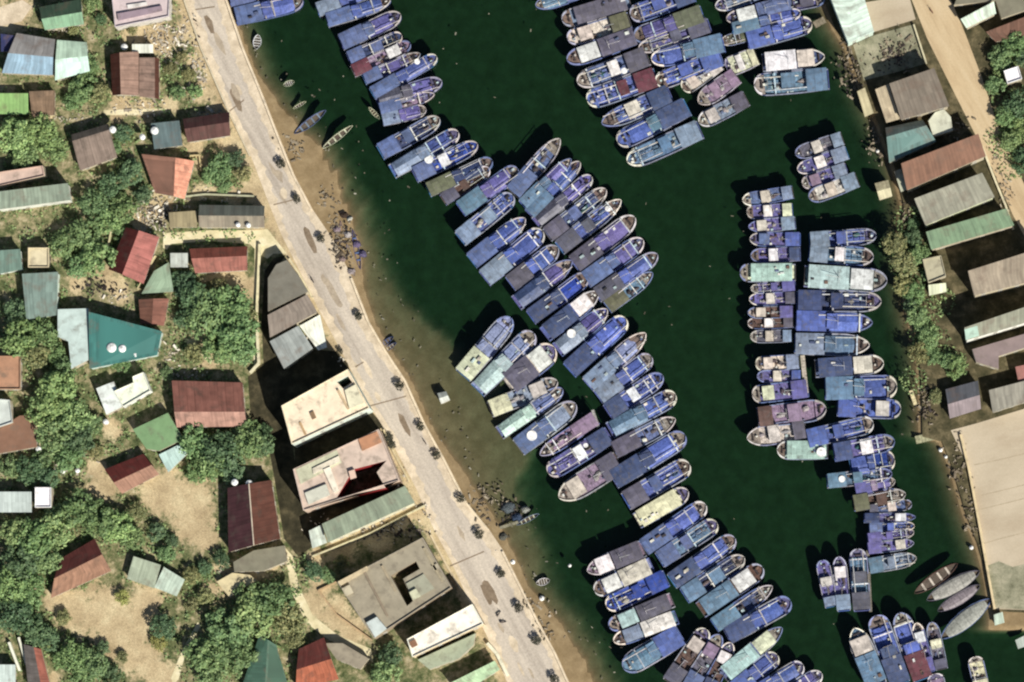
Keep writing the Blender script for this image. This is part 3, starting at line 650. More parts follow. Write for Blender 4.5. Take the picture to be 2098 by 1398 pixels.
for q, lab in (('1873 1216 1963 1155 25 S n c c', 'brown wooden sampan with green bow beside grey covered sampans'), ('1899 1231 2008 1169 32 M k G c', 'broad pale grey covered sampan second from the brown sampan'),
               ('1922 1254 2008 1197 27 M k k c', 'dusky mauve grey covered sampan between two wider covered sampans'), ('1928 1310 2030 1226 36 M g G c', 'long grey covered sampan nearest the bottom of its group'),
               ('602 273 668 226 17 S g G c', 'grey sampan moored off the tan bank with pale bow'), ('660 303 722 257 13 S y y c', 'slender pale sampan lying off the tan bank point'),
               ('600 222 626 207 7 S y c c', 'tiny cream skiff above the grey sampan near the road'), ('755 219 777 243 9 S y y c', 'tiny yellowish skiff at the tail of the diagonal raft'),
               ('772 712 806 690 11 S s g c', 'dark slate skiff touching the pavement edge by clutter'), ('780 722 812 702 9 S g c c', 'pale skiff beside the dark slate skiff at the pavement'),
               ('1058 1076 1104 1052 10 S G y c', 'pale skiff beside the net gear raft off the road'), ('1098 1196 1126 1188 15 S w w c', 'small white skiff tied off the lower road edge'),
               ('698 452 708 556 10 S p g c', 'long mauve sampan drawn up along the net-strewn bank'), ('722 470 738 552 11 S v g c', 'violet sampan outermost along the net-strewn bank'), ('710 500 726 566 9 S g y c', 'short grey sampan in the net-strewn bank row'),
               ('580 174 602 166 12 S y w c', 'small pale skiff alone off the upper road'), ('528 70 524 100 17 S w w c', 'white skiff lying by the road wall under the top boats')):
    q = q.split(); place_boat(*[float(a) for a in q[:5]], *q[5:9], lab, 'sampans and skiffs')
# round coracles and white tanks carried on boats
cor = MB(); cor.lathe([(.55, 0), (1.0, .12), (1.2, .5), (1.25, .55), (1.12, .55), (.85, .25), (.3, .15)], 20); corm = cor.mesh('coracle', M['paint'], smooth=True)
rim = MB(); rim.lathe([(1.22, .5), (1.32, .5), (1.32, .62), (1.22, .62)], 20); rimm = rim.mesh('rim', M['paint'])
for x, y, r, z, lab in ((879, 327, 8.5, 3.0, 'large white round coracle on the upper diagonal raft'), (1171, 684, 8.5, 3.0, 'white round coracle on a pale grey roof mid raft'), (1090, 893, 10, 3.0, 'white coracle on the stern of the raft by brown shallows'), (1200, 913, 4.5, 3.0, 'small white tub on the violet boat by the shallows'),
                        (1246, 428, 6, 2.6, 'small white tub on the raft hugging the long raft'), (855, 127, 5.5, 2.4, 'small white tub near the bows at the top raft end'), (1279, 146, 6, 3.2, 'white tub on the brown roof of the top raft'), (1683, 927, 9.5, 3.3, 'square-looking white tub on mint roof in right basin'), (1725, 982, 6.5, 3.0, 'white tub on the teal stern in the right basin')):
    z = z*.95; o = empty('coracle', (*P(x, y, z), z), 0, (r*S/1.25,)*2+(.8,)); tag(o, lab, 'coracle', 'white coracles carried on boats')
    part('tub', corm, o, (.84, .84, .82, 1)); part('rim', rimm, o, (.8, .8, .78, 1))

# ------------------------------------------------------------------ buildings
win = MB(); win.box(-.55, .55, -.03, .05, 0, 1.25); winm = win.mesh('window', M['glass'])
fr = MB(); fr.box(-.68, .68, -.02, .09, -.13, 0); fr.box(-.68, .68, -.02, .09, 1.25, 1.38); fr.box(-.68, -.55, -.02, .08, 0, 1.25); fr.box(.55, .68, -.02, .08, 0, 1.25); frm = fr.mesh('frame', M['wall'])
dr = MB(); dr.box(-.6, .6, -.03, .07, 0, 2.1); drm = dr.mesh('door', M['wood'])
hd = MB(); hd.box(.38, .46, .07, .13, .95, 1.1); hdm = hd.mesh('handle', M['paint'])
def inset(poly, d):
    n = len(poly); cx = sum(p[0] for p in poly)/n; cy = sum(p[1] for p in poly)/n; out = []
    for p in poly:
        l = math.hypot(p[0]-cx, p[1]-cy); k = max(.3, (l-d*1.3)/l); out.append((cx+(p[0]-cx)*k, cy+(p[1]-cy)*k))
    return out
def ccw(poly): return sum(a[0]*b[1]-b[0]*a[1] for a, b in zip(poly, poly[1:]+poly[:1])) > 0
HOUSES = []
def openings(o, poly, h, base, doors=True):
    """windows and a door on the two sides facing down the photo"""
    n = len(poly); cx = sum(p[0] for p in poly)/n; cy = sum(p[1] for p in poly)/n; first = True
    for i in range(n):
        a, b = poly[i], poly[(i+1) % n]; L = math.hypot(b[0]-a[0], b[1]-a[1])
        if L < 3.2: continue
        nx, ny = (b[1]-a[1])/L, -(b[0]-a[0])/L
        if nx*((a[0]+b[0])/2-cx)+ny*((a[1]+b[1])/2-cy) < 0: nx, ny = -nx, -ny
        if nx*.45-ny*.89 < .25: continue
        rz = math.atan2(-nx, ny)
        k = min(4, int(L/3.2))
        for s in range(max(1, int(h/3.3))):
            for j in range(k):
                t = (j+.5)/k; x, y = a[0]+(b[0]-a[0])*t, a[1]+(b[1]-a[1])*t
                isdoor = first and s == 0 and j == k//2
                w = part('door' if isdoor else 'window', drm if isdoor else winm, o, (.10, .07, .05, 1) if isdoor else (.02, .03, .04, 1))
                w.location = (x-o.location.x+nx*.01, y-o.location.y+ny*.01, base+(.02 if isdoor else .95)+s*3.2-o.location.z); w.rotation_euler = (0, 0, rz)
                q = part('handle' if isdoor else 'frame', hdm if isdoor else frm, w, (.5, .48, .42, 1))
        first = False
def house(name, label, short, pts, kind, h, rise, roofc, wallc=(200, 190, 165), axis=0, t=.5, mat='metal', cat='house', hole=None, boxes=(), over=.35, base=GZ, parapet=True, wins=True, roof2=None, ridge=False):
    poly = [P(x, y, base+h) for x, y in pts]
    cx = sum(p[0] for p in poly)/len(poly); cy = sum(p[1] for p in poly)/len(poly)
    o = empty(name, (cx, cy, base)); tag(o, label, cat)
    HOUSES.append((short, [(x, y) for x, y in pts])); loc = lambda p: (p[0]-cx, p[1]-cy)
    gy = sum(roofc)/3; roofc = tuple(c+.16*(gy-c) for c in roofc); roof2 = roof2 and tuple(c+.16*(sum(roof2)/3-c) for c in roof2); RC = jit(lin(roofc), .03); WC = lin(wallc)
    lp = [loc(p) for p in poly]; wl = inset(lp, over) if kind != 'flat' else lp
    wm = MB(); rm = MB()
    if kind == 'flat':
        V = [Vector((*p, h)) for p in lp]; loops = [V]
        if hole:
            hp = [loc(P(x, y, base+h)) for x, y in hole]
            loops.append([Vector((*p, h)) for p in hp])
        flat = [v for l in loops for v in l]
        rm.v = [tuple(v) for v in flat]
        for tr in tessellate_polygon(loops):
            a, b, c = (flat[i] for i in tr); rm.f.append(tuple(tr) if (b-a).cross(c-a).z > 0 else (tr[0], tr[2], tr[1]))
        cw = MB()
        for li, l in enumerate(loops):
            n = len(l)
            for i in range(n):
                a, b = l[i], l[(i+1) % n]; (cw if li else wm).quad((a.x, a.y, 0), (b.x, b.y, 0), (b.x, b.y, h-.01), (a.x, a.y, h-.01))
        if hole: cw.build('courtyard_wall', M['wall'], o, lin((150, 40, 44)) if 'pinkish' in label else lin(wallc))
        rm_o = rm.build('roof', M['concrete'], o, RC)
        if parapet:
            pm = MB(); n = len(lp); inn = inset(lp, .22)
            for i in range(n):
                a, b = lp[i], lp[(i+1) % n]; c, d = inn[(i+1) % n], inn[i]; k = 1.003
                z0, z1 = h-.05, h+.55
                a2, b2 = (a[0]*k, a[1]*k), (b[0]*k, b[1]*k)
                pm.quad((*a2, z1), (*b2, z1), (*c, z1), (*d, z1)); pm.quad((*a2, z0), (*b2, z0), (*b2, z1), (*a2, z1)); pm.quad((*d, z1), (*c, z1), (*c, z0), (*d, z0))
            pm.build('parapet', M['wall'], o, lin(tuple(min(250, int(c*1.04)) for c in roofc)))
    else:
        if axis: lp = lp[-1:]+lp[:-1]; wl = wl[-1:]+wl[:-1]
        th = .12
        def slope(a, b, c, d):   # a,b along the eave/ridge; c,d opposite
            i = rm.quad(a, b, c, d); L = (Vector(b)-Vector(a)).length; Hh = (Vector(d)-Vector(a)).length
            ou = R.uniform(0, 50); rm.uv[i] = [(ou, 0), (ou+L, 0), (ou+L, Hh), (ou, Hh)]
            dn = lambda p: (p[0], p[1], p[2]-th)
            rm.quad(dn(d), dn(c), dn(b), dn(a))
            for p, q in ((a, b), (b, c), (c, d), (d, a)): rm.quad(p, dn(p), dn(q), q)
        if kind == 'gable':
            p0, p1, p2, p3 = lp[:4]
            r0 = (p0[0]+(p3[0]-p0[0])*t, p0[1]+(p3[1]-p0[1])*t, h+rise); r1 = (p1[0]+(p2[0]-p1[0])*t, p1[1]+(p2[1]-p1[1])*t, h+rise)
            slope((*p0, h), (*p1, h), r1, r0); rm1 = rm
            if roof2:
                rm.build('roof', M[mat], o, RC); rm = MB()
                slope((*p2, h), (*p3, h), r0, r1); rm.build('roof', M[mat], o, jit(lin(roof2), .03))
            else:
                i = rm.quad((*p2, h), (*p3, h), r0, r1); ou = R.uniform(0, 50); L = (Vector(r1)-Vector(r0)).length; Hh = math.hypot(p3[0]-r0[0], p3[1]-r0[1])
                rm.uv[i] = [(ou, 0), (ou+L, 0), (ou+L, Hh), (ou, Hh)]
                dn = lambda p: (p[0], p[1], p[2]-th)
                q = [(*p2, h), (*p3, h), r0, r1]; rm.quad(*[dn(v) for v in q[::-1]])
                for a, b in zip(q, q[1:]+q[:1]): rm.quad(a, dn(a), dn(b), b)
                rm.build('roof', M[mat], o, RC)
            if ridge:
                k = MB(); k.tube((r0[0], r0[1], r0[2]+.03), (r1[0], r1[1], r1[2]+.03), .2); k.build('ridge_cap', M['wall'], o, lin((214, 200, 180)))
            w0, w1, w2, w3 = wl[:4]; hh = h-.14
            g0 = (w0[0]+(w3[0]-w0[0])*t, w0[1]+(w3[1]-w0[1])*t, h+rise*.9-.1); g1 = (w1[0]+(w2[0]-w1[0])*t, w1[1]+(w2[1]-w1[1])*t, h+rise*.9-.1)
            for a, b in ((w0, w1), (w1, w2), (w2, w3), (w3, w0)): wm.quad((*a, 0), (*b, 0), (*b, hh), (*a, hh))
            n = len(wm.v); wm.v += [(*w3, hh), (*w0, hh), g0, (*w1, hh), (*w2, hh), g1]; wm.f += [(n, n+1, n+2), (n+3, n+4, n+5)]
        else:   # shed: first side high
            n = len(lp); hi = h+rise
            zz = [hi, hi]+[h]*(n-2); q = [(*p, z) for p, z in zip(lp, zz)]
            if n == 4: slope(*q)
            else:
                m_ = len(rm.v); rm.v += q; rm.f.append(tuple(range(m_, m_+n)))
            rm.build('roof', M[mat], o, RC)
            zw = [hi-.16, hi-.16]+[h-.16]*(n-2)
            for i in range(n):
                j = (i+1) % n; wm.quad((*wl[i], 0), (*wl[j], 0), (*wl[j], zw[j]-.1*rise), (*wl[i], zw[i]-.1*rise))
    wm.build('wall', M['wall'], o, WC)
    for nm, bpts, bh, bc, z0 in boxes:
        zz = base+h+z0; bp = [loc(P(x, y, zz+bh)) for x, y in bpts]
        if not ccw(bp): bp = bp[::-1]
        b = MB(); b.prism(bp, h+z0+.01, h+z0+bh); b.build(nm, M['concrete'], o, lin(bc))
    if wins: openings(o, [(p[0]+cx, p[1]+cy) for p in wl], h, base)
    return o
def rect(x0, y0, x1, y1): return [(x0, y0), (x1, y0), (x1, y1), (x0, y1)]
Hs = house
# --- left side, top
Hs('green_house', 'dark green gabled house in the top left corner', 'green top house', [(80, 15), (166, -2), (172, 50), (92, 62)], 'gable', 3.6, 1.6, (66, 92, 72), roof2=(120, 170, 132), t=.55)
Hs('terrace_house', 'white flat-roofed building cluttered with pots beside the road', 'white cluttered terrace', [(226, -40), (350, -60), (346, 34), (236, 56)], 'flat', 6.5, 0, (205, 192, 196), (220, 215, 205), boxes=[('roof_stack', [(240, 28), (330, 12), (332, 22), (242, 42)], .9, (158, 140, 150), 0), ('roof_stack', [(260, 10), (300, 4), (302, 10), (262, 18)], .6, (230, 225, 220), 0)])
Hs('blue_house', 'grey and pale blue gabled house at the left edge', 'pale blue house', [(34, 68), (113, 81), (108, 154), (4, 150)], 'gable', 4.2, 1.5, (150, 150, 146), roof2=(140, 172, 192), t=.52)
Hs('blue_shed', 'small dark blue shed left of the pale blue house', 'dark blue shed', [(2, 70), (33, 74), (32, 106), (2, 106)], 'shed', 3.2, .5, (42, 50, 104))
Hs('mint_house', 'bright mint gabled house right of the pale blue house', 'bright mint house', [(117, 82), (178, 87), (184, 146), (113, 165)], 'gable', 4.4, 1.4, (188, 222, 190), roof2=(206, 240, 222), t=.5)
Hs('lime_shed', 'lime green roofed shed at the left edge', 'lime shed', rect(-4, 192, 58, 234), 'shed', 3.0, .6, (150, 196, 108))
Hs('brown_house', 'brown roofed house next to the lime green shed', 'brown shed house', [(60, 188), (113, 186), (112, 236), (66, 240)], 'shed', 3.2, .5, (136, 112, 88), mat='tile')
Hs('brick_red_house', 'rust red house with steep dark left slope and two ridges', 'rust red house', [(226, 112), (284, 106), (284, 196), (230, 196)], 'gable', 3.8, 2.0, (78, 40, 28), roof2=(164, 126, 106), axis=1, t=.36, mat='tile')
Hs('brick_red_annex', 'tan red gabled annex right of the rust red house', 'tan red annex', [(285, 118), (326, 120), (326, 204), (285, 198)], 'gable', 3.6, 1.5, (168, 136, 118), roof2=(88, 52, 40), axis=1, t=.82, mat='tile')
Hs('white_shed', 'small white shed roof above the tan red annex', 'small white shed', rect(271, 91, 314, 109), 'shed', 3.2, .3, (232, 238, 214))
Hs('taupe_house', 'taupe hip-shouldered house below the leafy green patch', 'taupe house', [(146, 276), (222, 254), (240, 322), (164, 350)], 'gable', 4.0, 1.5, (118, 104, 90), roof2=(138, 122, 112), t=.2, mat='tile')
Hs('slate_house', 'dark teal slate house with white tanks beside dark brown house', 'slate teal house', [(310, 254), (368, 248), (374, 298), (316, 306)], 'shed', 4.0, .8, (90, 112, 112))
Hs('dark_brown_house', 'dark red brown long house nearest the upper road', 'dark brown roadside house', [(375, 244), (470, 230), (472, 278), (384, 292)], 'gable', 3.8, 1.3, (70, 44, 42), roof2=(96, 66, 60), t=.45, mat='tile')
Hs('orange_house', 'orange gabled house with bright right slope', 'orange house', [(290, 316), (398, 330), (378, 408), (318, 396)], 'gable', 3.8, 2.0, (150, 106, 84), roof2=(232, 152, 122), axis=1, t=.66, mat='tile')
Hs('pink_house', 'pinkish flat-roofed row house at the left edge', 'pinkish row house', [(-6, 354), (88, 340), (92, 360), (-6, 382)], 'flat', 5.0, 0, (216, 180, 160))
Hs('grey_green_house', 'long grey green roofed house with white front at left edge', 'grey green long house', [(-6, 394), (140, 376), (145, 410), (-6, 430)], 'shed', 6.5, .8, (138, 156, 134), (236, 238, 224))
Hs('teal_house', 'small teal roofed house at the left edge', 'small teal house', [(-4, 514), (42, 511), (46, 552), (-4, 562)], 'shed', 4.5, .6, (106, 140, 128), (230, 240, 228))
Hs('cream_house', 'cream flat-roofed hut beside the small teal house', 'cream hut', rect(58, 508, 100, 548), 'flat', 4.0, 0, (226, 208, 164))
Hs('grey_teal_house', 'square grey teal roofed house above the big teal roof', 'square grey teal house', [(46, 562), (120, 558), (116, 646), (54, 655)], 'shed', 4.5, .9, (122, 150, 142), (224, 240, 228))
Hs('pale_wing', 'pale mint wing joined to the long teal roof', 'pale mint wing', [(118, 634), (181, 632), (181, 738), (146, 756), (140, 700), (118, 690)], 'flat', 4.8, 0, (196, 214, 202), parapet=False)
Hs('teal_hall', 'long teal tapered roof hall with white edge', 'long teal hall', [(183, 640), (333, 680), (322, 728), (183, 756)], 'shed', 5.0, 1.4, (56, 122, 116), (210, 230, 220))
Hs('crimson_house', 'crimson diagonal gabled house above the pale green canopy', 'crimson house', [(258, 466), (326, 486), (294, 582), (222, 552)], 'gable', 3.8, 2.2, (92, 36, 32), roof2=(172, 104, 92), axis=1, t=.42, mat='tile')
Hs('slate_row', 'long slate row house above the cream lane', 'slate row house', [(408, 420), (542, 422), (542, 466), (408, 466)], 'gable', 4.2, 1.4, (98, 104, 96), roof2=(142, 130, 110), t=.5)
Hs('beige_lean_to', 'beige lean-to at the left end of the slate row', 'beige lean-to', [(346, 436), (404, 432), (404, 466), (348, 466)], 'shed', 3.2, .4, (158, 146, 110))
Hs('red_row', 'long red ribbed house below the cream lane', 'long red house', [(388, 510), (507, 505), (507, 554), (400, 560)], 'gable', 3.6, 1.4, (128, 68, 54), roof2=(168, 102, 90), t=.42, mat='tile')
Hs('white_lean_to', 'white lean-to at the left end of the red row', 'white lean-to', rect(349, 519, 385, 548), 'shed', 3.0, .3, (196, 206, 190))
Hs('pale_green_canopy', 'pale green canopy roof beside the crimson house', 'pale green canopy', [(316, 556), (346, 538), (356, 598), (290, 602)], 'shed', 3.2, .4, (142, 172, 144), wins=False, cat='canopy')
Hs('rust_hut', 'small rust brown hut above the long teal hall', 'small rust hut', [(284, 614), (346, 612), (336, 668), (288, 664)], 'gable', 3.0, 1.1, (120, 78, 62), roof2=(150, 96, 78), axis=1, mat='tile')
# --- roadside row
Hs('grey_workshop', 'curved grey roof workshop at the top of the roadside row', 'grey workshop', [(549, 570), (566, 542), (588, 533), (612, 566), (631, 598), (549, 638)], 'flat', 6.2, 0, (128, 124, 114), parapet=False)
Hs('taupe_workshop', 'taupe long roof workshop in the roadside row', 'taupe workshop', [(549, 646), (630, 604), (650, 640), (553, 692)], 'shed', 6.2, .6, (138, 128, 114))
Hs('ash_workshop', 'pale ash grey roof workshop third in the roadside row', 'ash workshop', [(553, 700), (612, 668), (641, 714), (582, 756)], 'shed', 6.0, .6, (156, 162, 156))
Hs('white_awning', 'bright white awning facing the road by ash workshop', 'white awning', [(614, 668), (656, 645), (670, 712), (652, 718)], 'shed', 3.4, .4, (250, 246, 226), wins=False, cat='awning')
Hs('cream_block', 'big cream flat-roofed block with a square roof opening', 'big cream block', [(577, 832), (713, 757), (757, 836), (598, 910)], 'flat', 14, 0, (250, 230, 194), (226, 238, 226), cat='building', hole=[(690, 782), (712, 770), (722, 784), (702, 796)], boxes=[('roof_shed', [(706, 800), (728, 788), (746, 826), (716, 838)], .9, (232, 226, 196), 0), ('roof_vent', [(612, 866), (616, 864), (628, 890), (624, 892)], .3, (190, 160, 120), 0), ('roof_wall', [(690, 800), (694, 798), (716, 838), (712, 840)], .8, (206, 182, 146), 0), ('roof_vent', [(634, 846), (642, 842), (648, 856), (640, 860)], .5, (150, 120, 86), 0)])
Hs('pink_block', 'pinkish block with red courtyard and cluttered terrace', 'pinkish block', [(601, 962), (776, 880), (818, 984), (622, 1046)], 'flat', 12.5, 0, (214, 192, 174), (214, 190, 170), cat='building', hole=[(724, 962), (792, 944), (772, 968), (790, 1000), (690, 1020)],
   boxes=[('roof_terrace', [(606, 962), (690, 922), (700, 948), (616, 992)], .3, (200, 200, 172), 0), ('roof_wall', [(662, 962), (676, 956), (694, 1004), (684, 1010)], 1.2, (244, 234, 214), 0), ('roof_shed', [(624, 1010), (668, 992), (676, 1014), (632, 1034)], .9, (206, 206, 190), 0), ('roof_shed', [(734, 900), (772, 884), (782, 906), (742, 924)], .8, (190, 140, 108), 0), ('roof_wall', [(640, 960), (694, 934), (696, 946), (642, 972)], .8, (232, 222, 200), 0), ('roof_wall', [(714, 966), (726, 962), (730, 978), (718, 982)], 1.2, (226, 196, 176), 0)])
Hs('sage_hall', 'long sage green roof hall with white left end', 'sage hall', [(660, 1074), (830, 996), (850, 1030), (672, 1112)], 'shed', 8.0, .7, (140, 152, 130), (234, 230, 200))
Hs('ribbed_canopy', 'white ribbed canopy at the left end of sage hall', 'ribbed white canopy', [(633, 1088), (658, 1076), (670, 1112), (640, 1124)], 'shed', 5.0, .4, (214, 222, 206), wins=False, cat='canopy')
Hs('concrete_block', 'unfinished grey concrete building with a dark courtyard', 'grey concrete block', [(692, 1194), (866, 1102), (925, 1204), (766, 1308)], 'flat', 9, 0, (166, 156, 136), (166, 150, 126), cat='building', hole=[(800, 1180), (852, 1150), (860, 1166), (826, 1186), (846, 1232), (834, 1242)],
   boxes=[('roof_shed', [(750, 1276), (772, 1264), (792, 1288), (768, 1306)], 1.5, (206, 216, 212), 0), ('roof_wall', [(692, 1192), (752, 1160), (754, 1168), (698, 1200)], 1.0, (214, 196, 160), 0), ('roof_shed', [(832, 1196), (868, 1176), (890, 1206), (846, 1230)], .5, (168, 168, 148), 0), ('roof_shed', [(838, 1214), (852, 1206), (862, 1222), (846, 1230)], .9, (206, 206, 176), .5), ('roof_wall', [(744, 1172), (748, 1170), (796, 1262), (792, 1264)], .8, (150, 136, 116), 0), ('roof_wall', [(780, 1160), (784, 1158), (812, 1210), (808, 1212)], .6, (176, 162, 136), 0), ('roof_shed', [(700, 1206), (716, 1198), (724, 1214), (708, 1222)], 1.0, (196, 186, 160), 0), ('roof_vent', [(884, 1160), (896, 1154), (902, 1164), (890, 1170)], .6, (190, 180, 156), 0), ('roof_wall', [(866, 1124), (870, 1122), (908, 1190), (904, 1192)], .6, (180, 168, 140), 0)])
Hs('bright_block', 'sunlit cream rooftop building beside the lower road', 'sunlit cream block', [(834, 1310), (968, 1238), (990, 1278), (845, 1346)], 'flat', 11.0, 0, (255, 248, 222), (232, 214, 180), cat='building', boxes=[('roof_vent', [(838, 1316), (850, 1310), (856, 1322), (844, 1328)], .8, (150, 112, 86), 0)])
Hs('sage_porch', 'grey green rounded lower roof under the cream block', 'grey green porch', [(856, 1352), (974, 1298), (970, 1322), (940, 1350), (880, 1372)], 'flat', 5.0, 0, (166, 176, 152), parapet=False)
Hs('mint_strip_house', 'mint green strip roof at the bottom edge by road', 'mint strip roof', [(918, 1402), (1014, 1354), (1024, 1372), (950, 1420)], 'shed', 4.5, .4, (178, 214, 168))
# --- lower left
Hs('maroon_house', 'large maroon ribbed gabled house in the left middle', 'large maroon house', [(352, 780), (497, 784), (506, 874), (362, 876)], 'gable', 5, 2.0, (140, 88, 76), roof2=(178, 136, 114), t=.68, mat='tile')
Hs('white_house', 'white flat roof house with stepped outline', 'white stepped house', [(234, 802), (274, 784), (272, 772), (294, 763), (309, 801), (252, 834)], 'flat', 5.0, 0, (240, 250, 220), (246, 250, 240))
Hs('white_wing', 'lower white wing left of the white stepped house', 'lower white wing', [(197, 796), (233, 782), (250, 834), (218, 850)], 'flat', 4.2, 0, (224, 236, 228), parapet=False)
Hs('leaf_green_house', 'leaf green roofed house below the white stepped house', 'leaf green house', [(272, 880), (344, 846), (376, 900), (326, 924), (300, 920)], 'flat', 4.2, 0, (124, 164, 112), parapet=False)
Hs('mint_porch', 'pale mint porch roof below the leaf green house', 'pale mint porch', [(326, 932), (382, 904), (388, 926), (345, 968)], 'shed', 3.4, .5, (186, 216, 202), wins=False, cat='porch')
Hs('red_hut', 'small red gabled house above the sandy yard', 'small red house', [(214, 962), (294, 930), (326, 972), (250, 1012)], 'gable', 3.2, 1.5, (104, 42, 36), roof2=(168, 120, 96), t=.56, mat='tile')
Hs('wine_house', 'dark wine red house with pale ridge beside the tall blocks', 'dark wine house', [(466, 1000), (556, 984), (574, 1104), (468, 1132)], 'gable', 5.5, 1.6, (72, 40, 46), roof2=(100, 58, 46), axis=1, t=.5, mat='tile', ridge=True)
Hs('grey_terrace', 'grey flat rubble terrace below the dark wine house', 'grey rubble terrace', [(478, 1152), (520, 1128), (582, 1118), (588, 1150), (540, 1170), (480, 1172)], 'flat', 3.4, 0, (138, 132, 108), parapet=False)
Hs('yellow_terrace', 'pale yellow low terrace below the grey rubble terrace', 'pale yellow terrace', [(444, 1192), (476, 1174), (512, 1178), (526, 1190), (500, 1204), (470, 1224)], 'flat', 2.4, 0, (222, 208, 160), parapet=False, wins=False, cat='terrace')
Hs('l_house', 'red brown house wedged into trees above the sandy yard', 'wedged red brown house', [(122, 1146), (194, 1104), (228, 1170), (104, 1226)], 'gable', 3.4, 1.8, (96, 46, 40), roof2=(164, 116, 88), t=.5, mat='tile')
Hs('pale_shed', 'pale grey green shed with bright mint right half', 'pale mint-ended shed', [(274, 1140), (330, 1158), (316, 1206), (260, 1186)], 'shed', 3.0, .4, (166, 182, 152))
Hs('mint_shed', 'bright mint half shed joined to pale grey green shed', 'bright mint half shed', [(336, 1162), (379, 1188), (362, 1222), (316, 1204)], 'shed', 3.0, .4, (188, 212, 188))
Hs('white_long_house', 'white long roof house at the left edge', 'white long house', rect(-4, 1008, 65, 1050), 'shed', 4.5, .5, (200, 208, 198))
Hs('white_cube', 'bright white cube roof next to white long house', 'white cube house', rect(72, 999, 105, 1040), 'flat', 5.5, 0, (250, 250, 246))
Hs('orange_hut', 'worn orange roof hut at the left edge', 'worn orange hut', rect(-6, 730, 42, 798), 'flat', 3.6, 0, (186, 140, 108))
Hs('rust_house', 'rust brown house beside a pale wall at left edge', 'rust brown edge house', [(40, 852), (68, 850), (76, 916), (-4, 930), (-4, 880)], 'flat', 3.4, 0, (146, 104, 82), parapet=False)
Hs('white_end_house', 'white grey end house above rust brown house', 'white end house', [(-4, 818), (20, 820), (26, 866), (-4, 876)], 'flat', 5.0, 0, (206, 212, 206))
Hs('corner_mint_house', 'pale mint roof house in the bottom left corner', 'bottom corner house', rect(-4, 1362, 32, 1410), 'shed', 3.8, .3, (200, 220, 206))
Hs('corner_rust_house', 'narrow rust roof house near the bottom left corner', 'narrow rust house', [(48, 1320), (84, 1330), (104, 1410), (58, 1410)], 'gable', 3.2, 1.3, (110, 106, 98), roof2=(156, 92, 76), axis=1, t=.62, mat='tile')
Hs('rust_gable_house', 'rust orange gabled house by the bottom lane', 'rust orange house', [(612, 1330), (664, 1306), (694, 1392), (606, 1412)], 'gable', 3.4, 1.6, (108, 52, 44), roof2=(176, 96, 66), t=.52, mat='tile')
Hs('grey_slab_house', 'grey slab roof joined to the rust orange house', 'grey slab roof', [(666, 1318), (702, 1318), (756, 1350), (738, 1372), (690, 1352)], 'flat', 3.4, 0, (156, 148, 126), parapet=False)
Hs('net_greenhouse', 'dark green net shade house at the bottom edge', 'green net house', [(532, 1300), (566, 1322), (592, 1410), (494, 1410)], 'gable', 3.0, .8, (66, 104, 88), roof2=(78, 112, 92), axis=1, wins=False, cat='shade house')
# --- right bank
WH = (216, 236, 220)
Hs('mint_warehouse', 'long white mint warehouse at the top of right bank', 'white mint warehouse', [(1668, -90), (1746, -90), (1791, 66), (1738, 90)], 'shed', 8, .8, (214, 240, 224), WH, cat='warehouse', axis=1)
Hs('brown_grey_warehouse', 'brown grey warehouse with beige left strip on right bank', 'brown grey warehouse', [(1822, 172), (1914, 140), (1945, 218), (1846, 246)], 'shed', 7.5, .6, (134, 120, 104), cat='warehouse')
Hs('beige_lean_roof', 'beige lean-to strip along the brown grey warehouse', 'beige strip lean-to', [(1793, 184), (1820, 173), (1844, 244), (1816, 252)], 'shed', 4.6, .4, (194, 182, 152), cat='lean-to')
Hs('white_tent', 'white six-sided tent roof between warehouses and lane', 'six-sided white tent', [(1902, 248), (1916, 230), (1934, 224), (1948, 240), (1952, 268), (1912, 280)], 'flat', 4.0, 0, (206, 214, 190), parapet=False, wins=False, cat='tent')
Hs('teal_warehouse', 'teal roofed warehouse below the brown grey warehouse', 'teal warehouse', [(1814, 262), (1890, 246), (1918, 290), (1822, 334)], 'gable', 5.6, 1.3, (84, 98, 90), roof2=(96, 136, 126), t=.28, cat='warehouse')
Hs('rust_warehouse', 'rust brown long warehouse below the teal one', 'rust-roofed warehouse', [(1846, 336), (2004, 275), (2020, 320), (1858, 390)], 'shed', 8, .9, (142, 100, 78), cat='warehouse')
Hs('sand_warehouse', 'sandy grey long warehouse below the rust brown one', 'sandy grey warehouse', [(1873, 408), (2012, 355), (2038, 404), (1896, 462)], 'shed', 8.5, .9, (158, 152, 132), (214, 220, 186), cat='warehouse')
Hs('green_warehouse', 'green long roof with dark seam on right bank', 'green long warehouse', [(1897, 476), (2062, 428), (2078, 462), (1908, 512)], 'shed', 6.5, .8, (114, 148, 114), cat='warehouse')
Hs('beige_kiosk', 'beige square kiosk among trees below the green roof', 'beige square kiosk', [(1890, 532), (1928, 524), (1938, 566), (1902, 580)], 'flat', 4.0, 0, (188, 178, 148))
Hs('cream_kiosk', 'small cream mint hut below the beige kiosk', 'cream mint hut', [(1902, 584), (1938, 580), (1940, 598), (1904, 606)], 'shed', 3.0, .3, (230, 232, 196), wins=False, cat='hut')
Hs('tan_house', 'tan roof building at right edge below green roof', 'tan right edge building', [(1983, 556), (2140, 506), (2140, 570), (1996, 606)], 'shed', 10, .7, (166, 150, 124), (208, 196, 168))
Hs('white_edged_house', 'grey roof house with white front and mint end', 'white-fronted grey house', [(1976, 672), (2140, 616), (2140, 650), (1979, 698)], 'shed', 10, .7, (150, 152, 130), (250, 250, 240), boxes=[('end_bay', [(1976, 674), (2002, 666), (2006, 688), (1979, 697)], .25, (190, 218, 200), .35)])
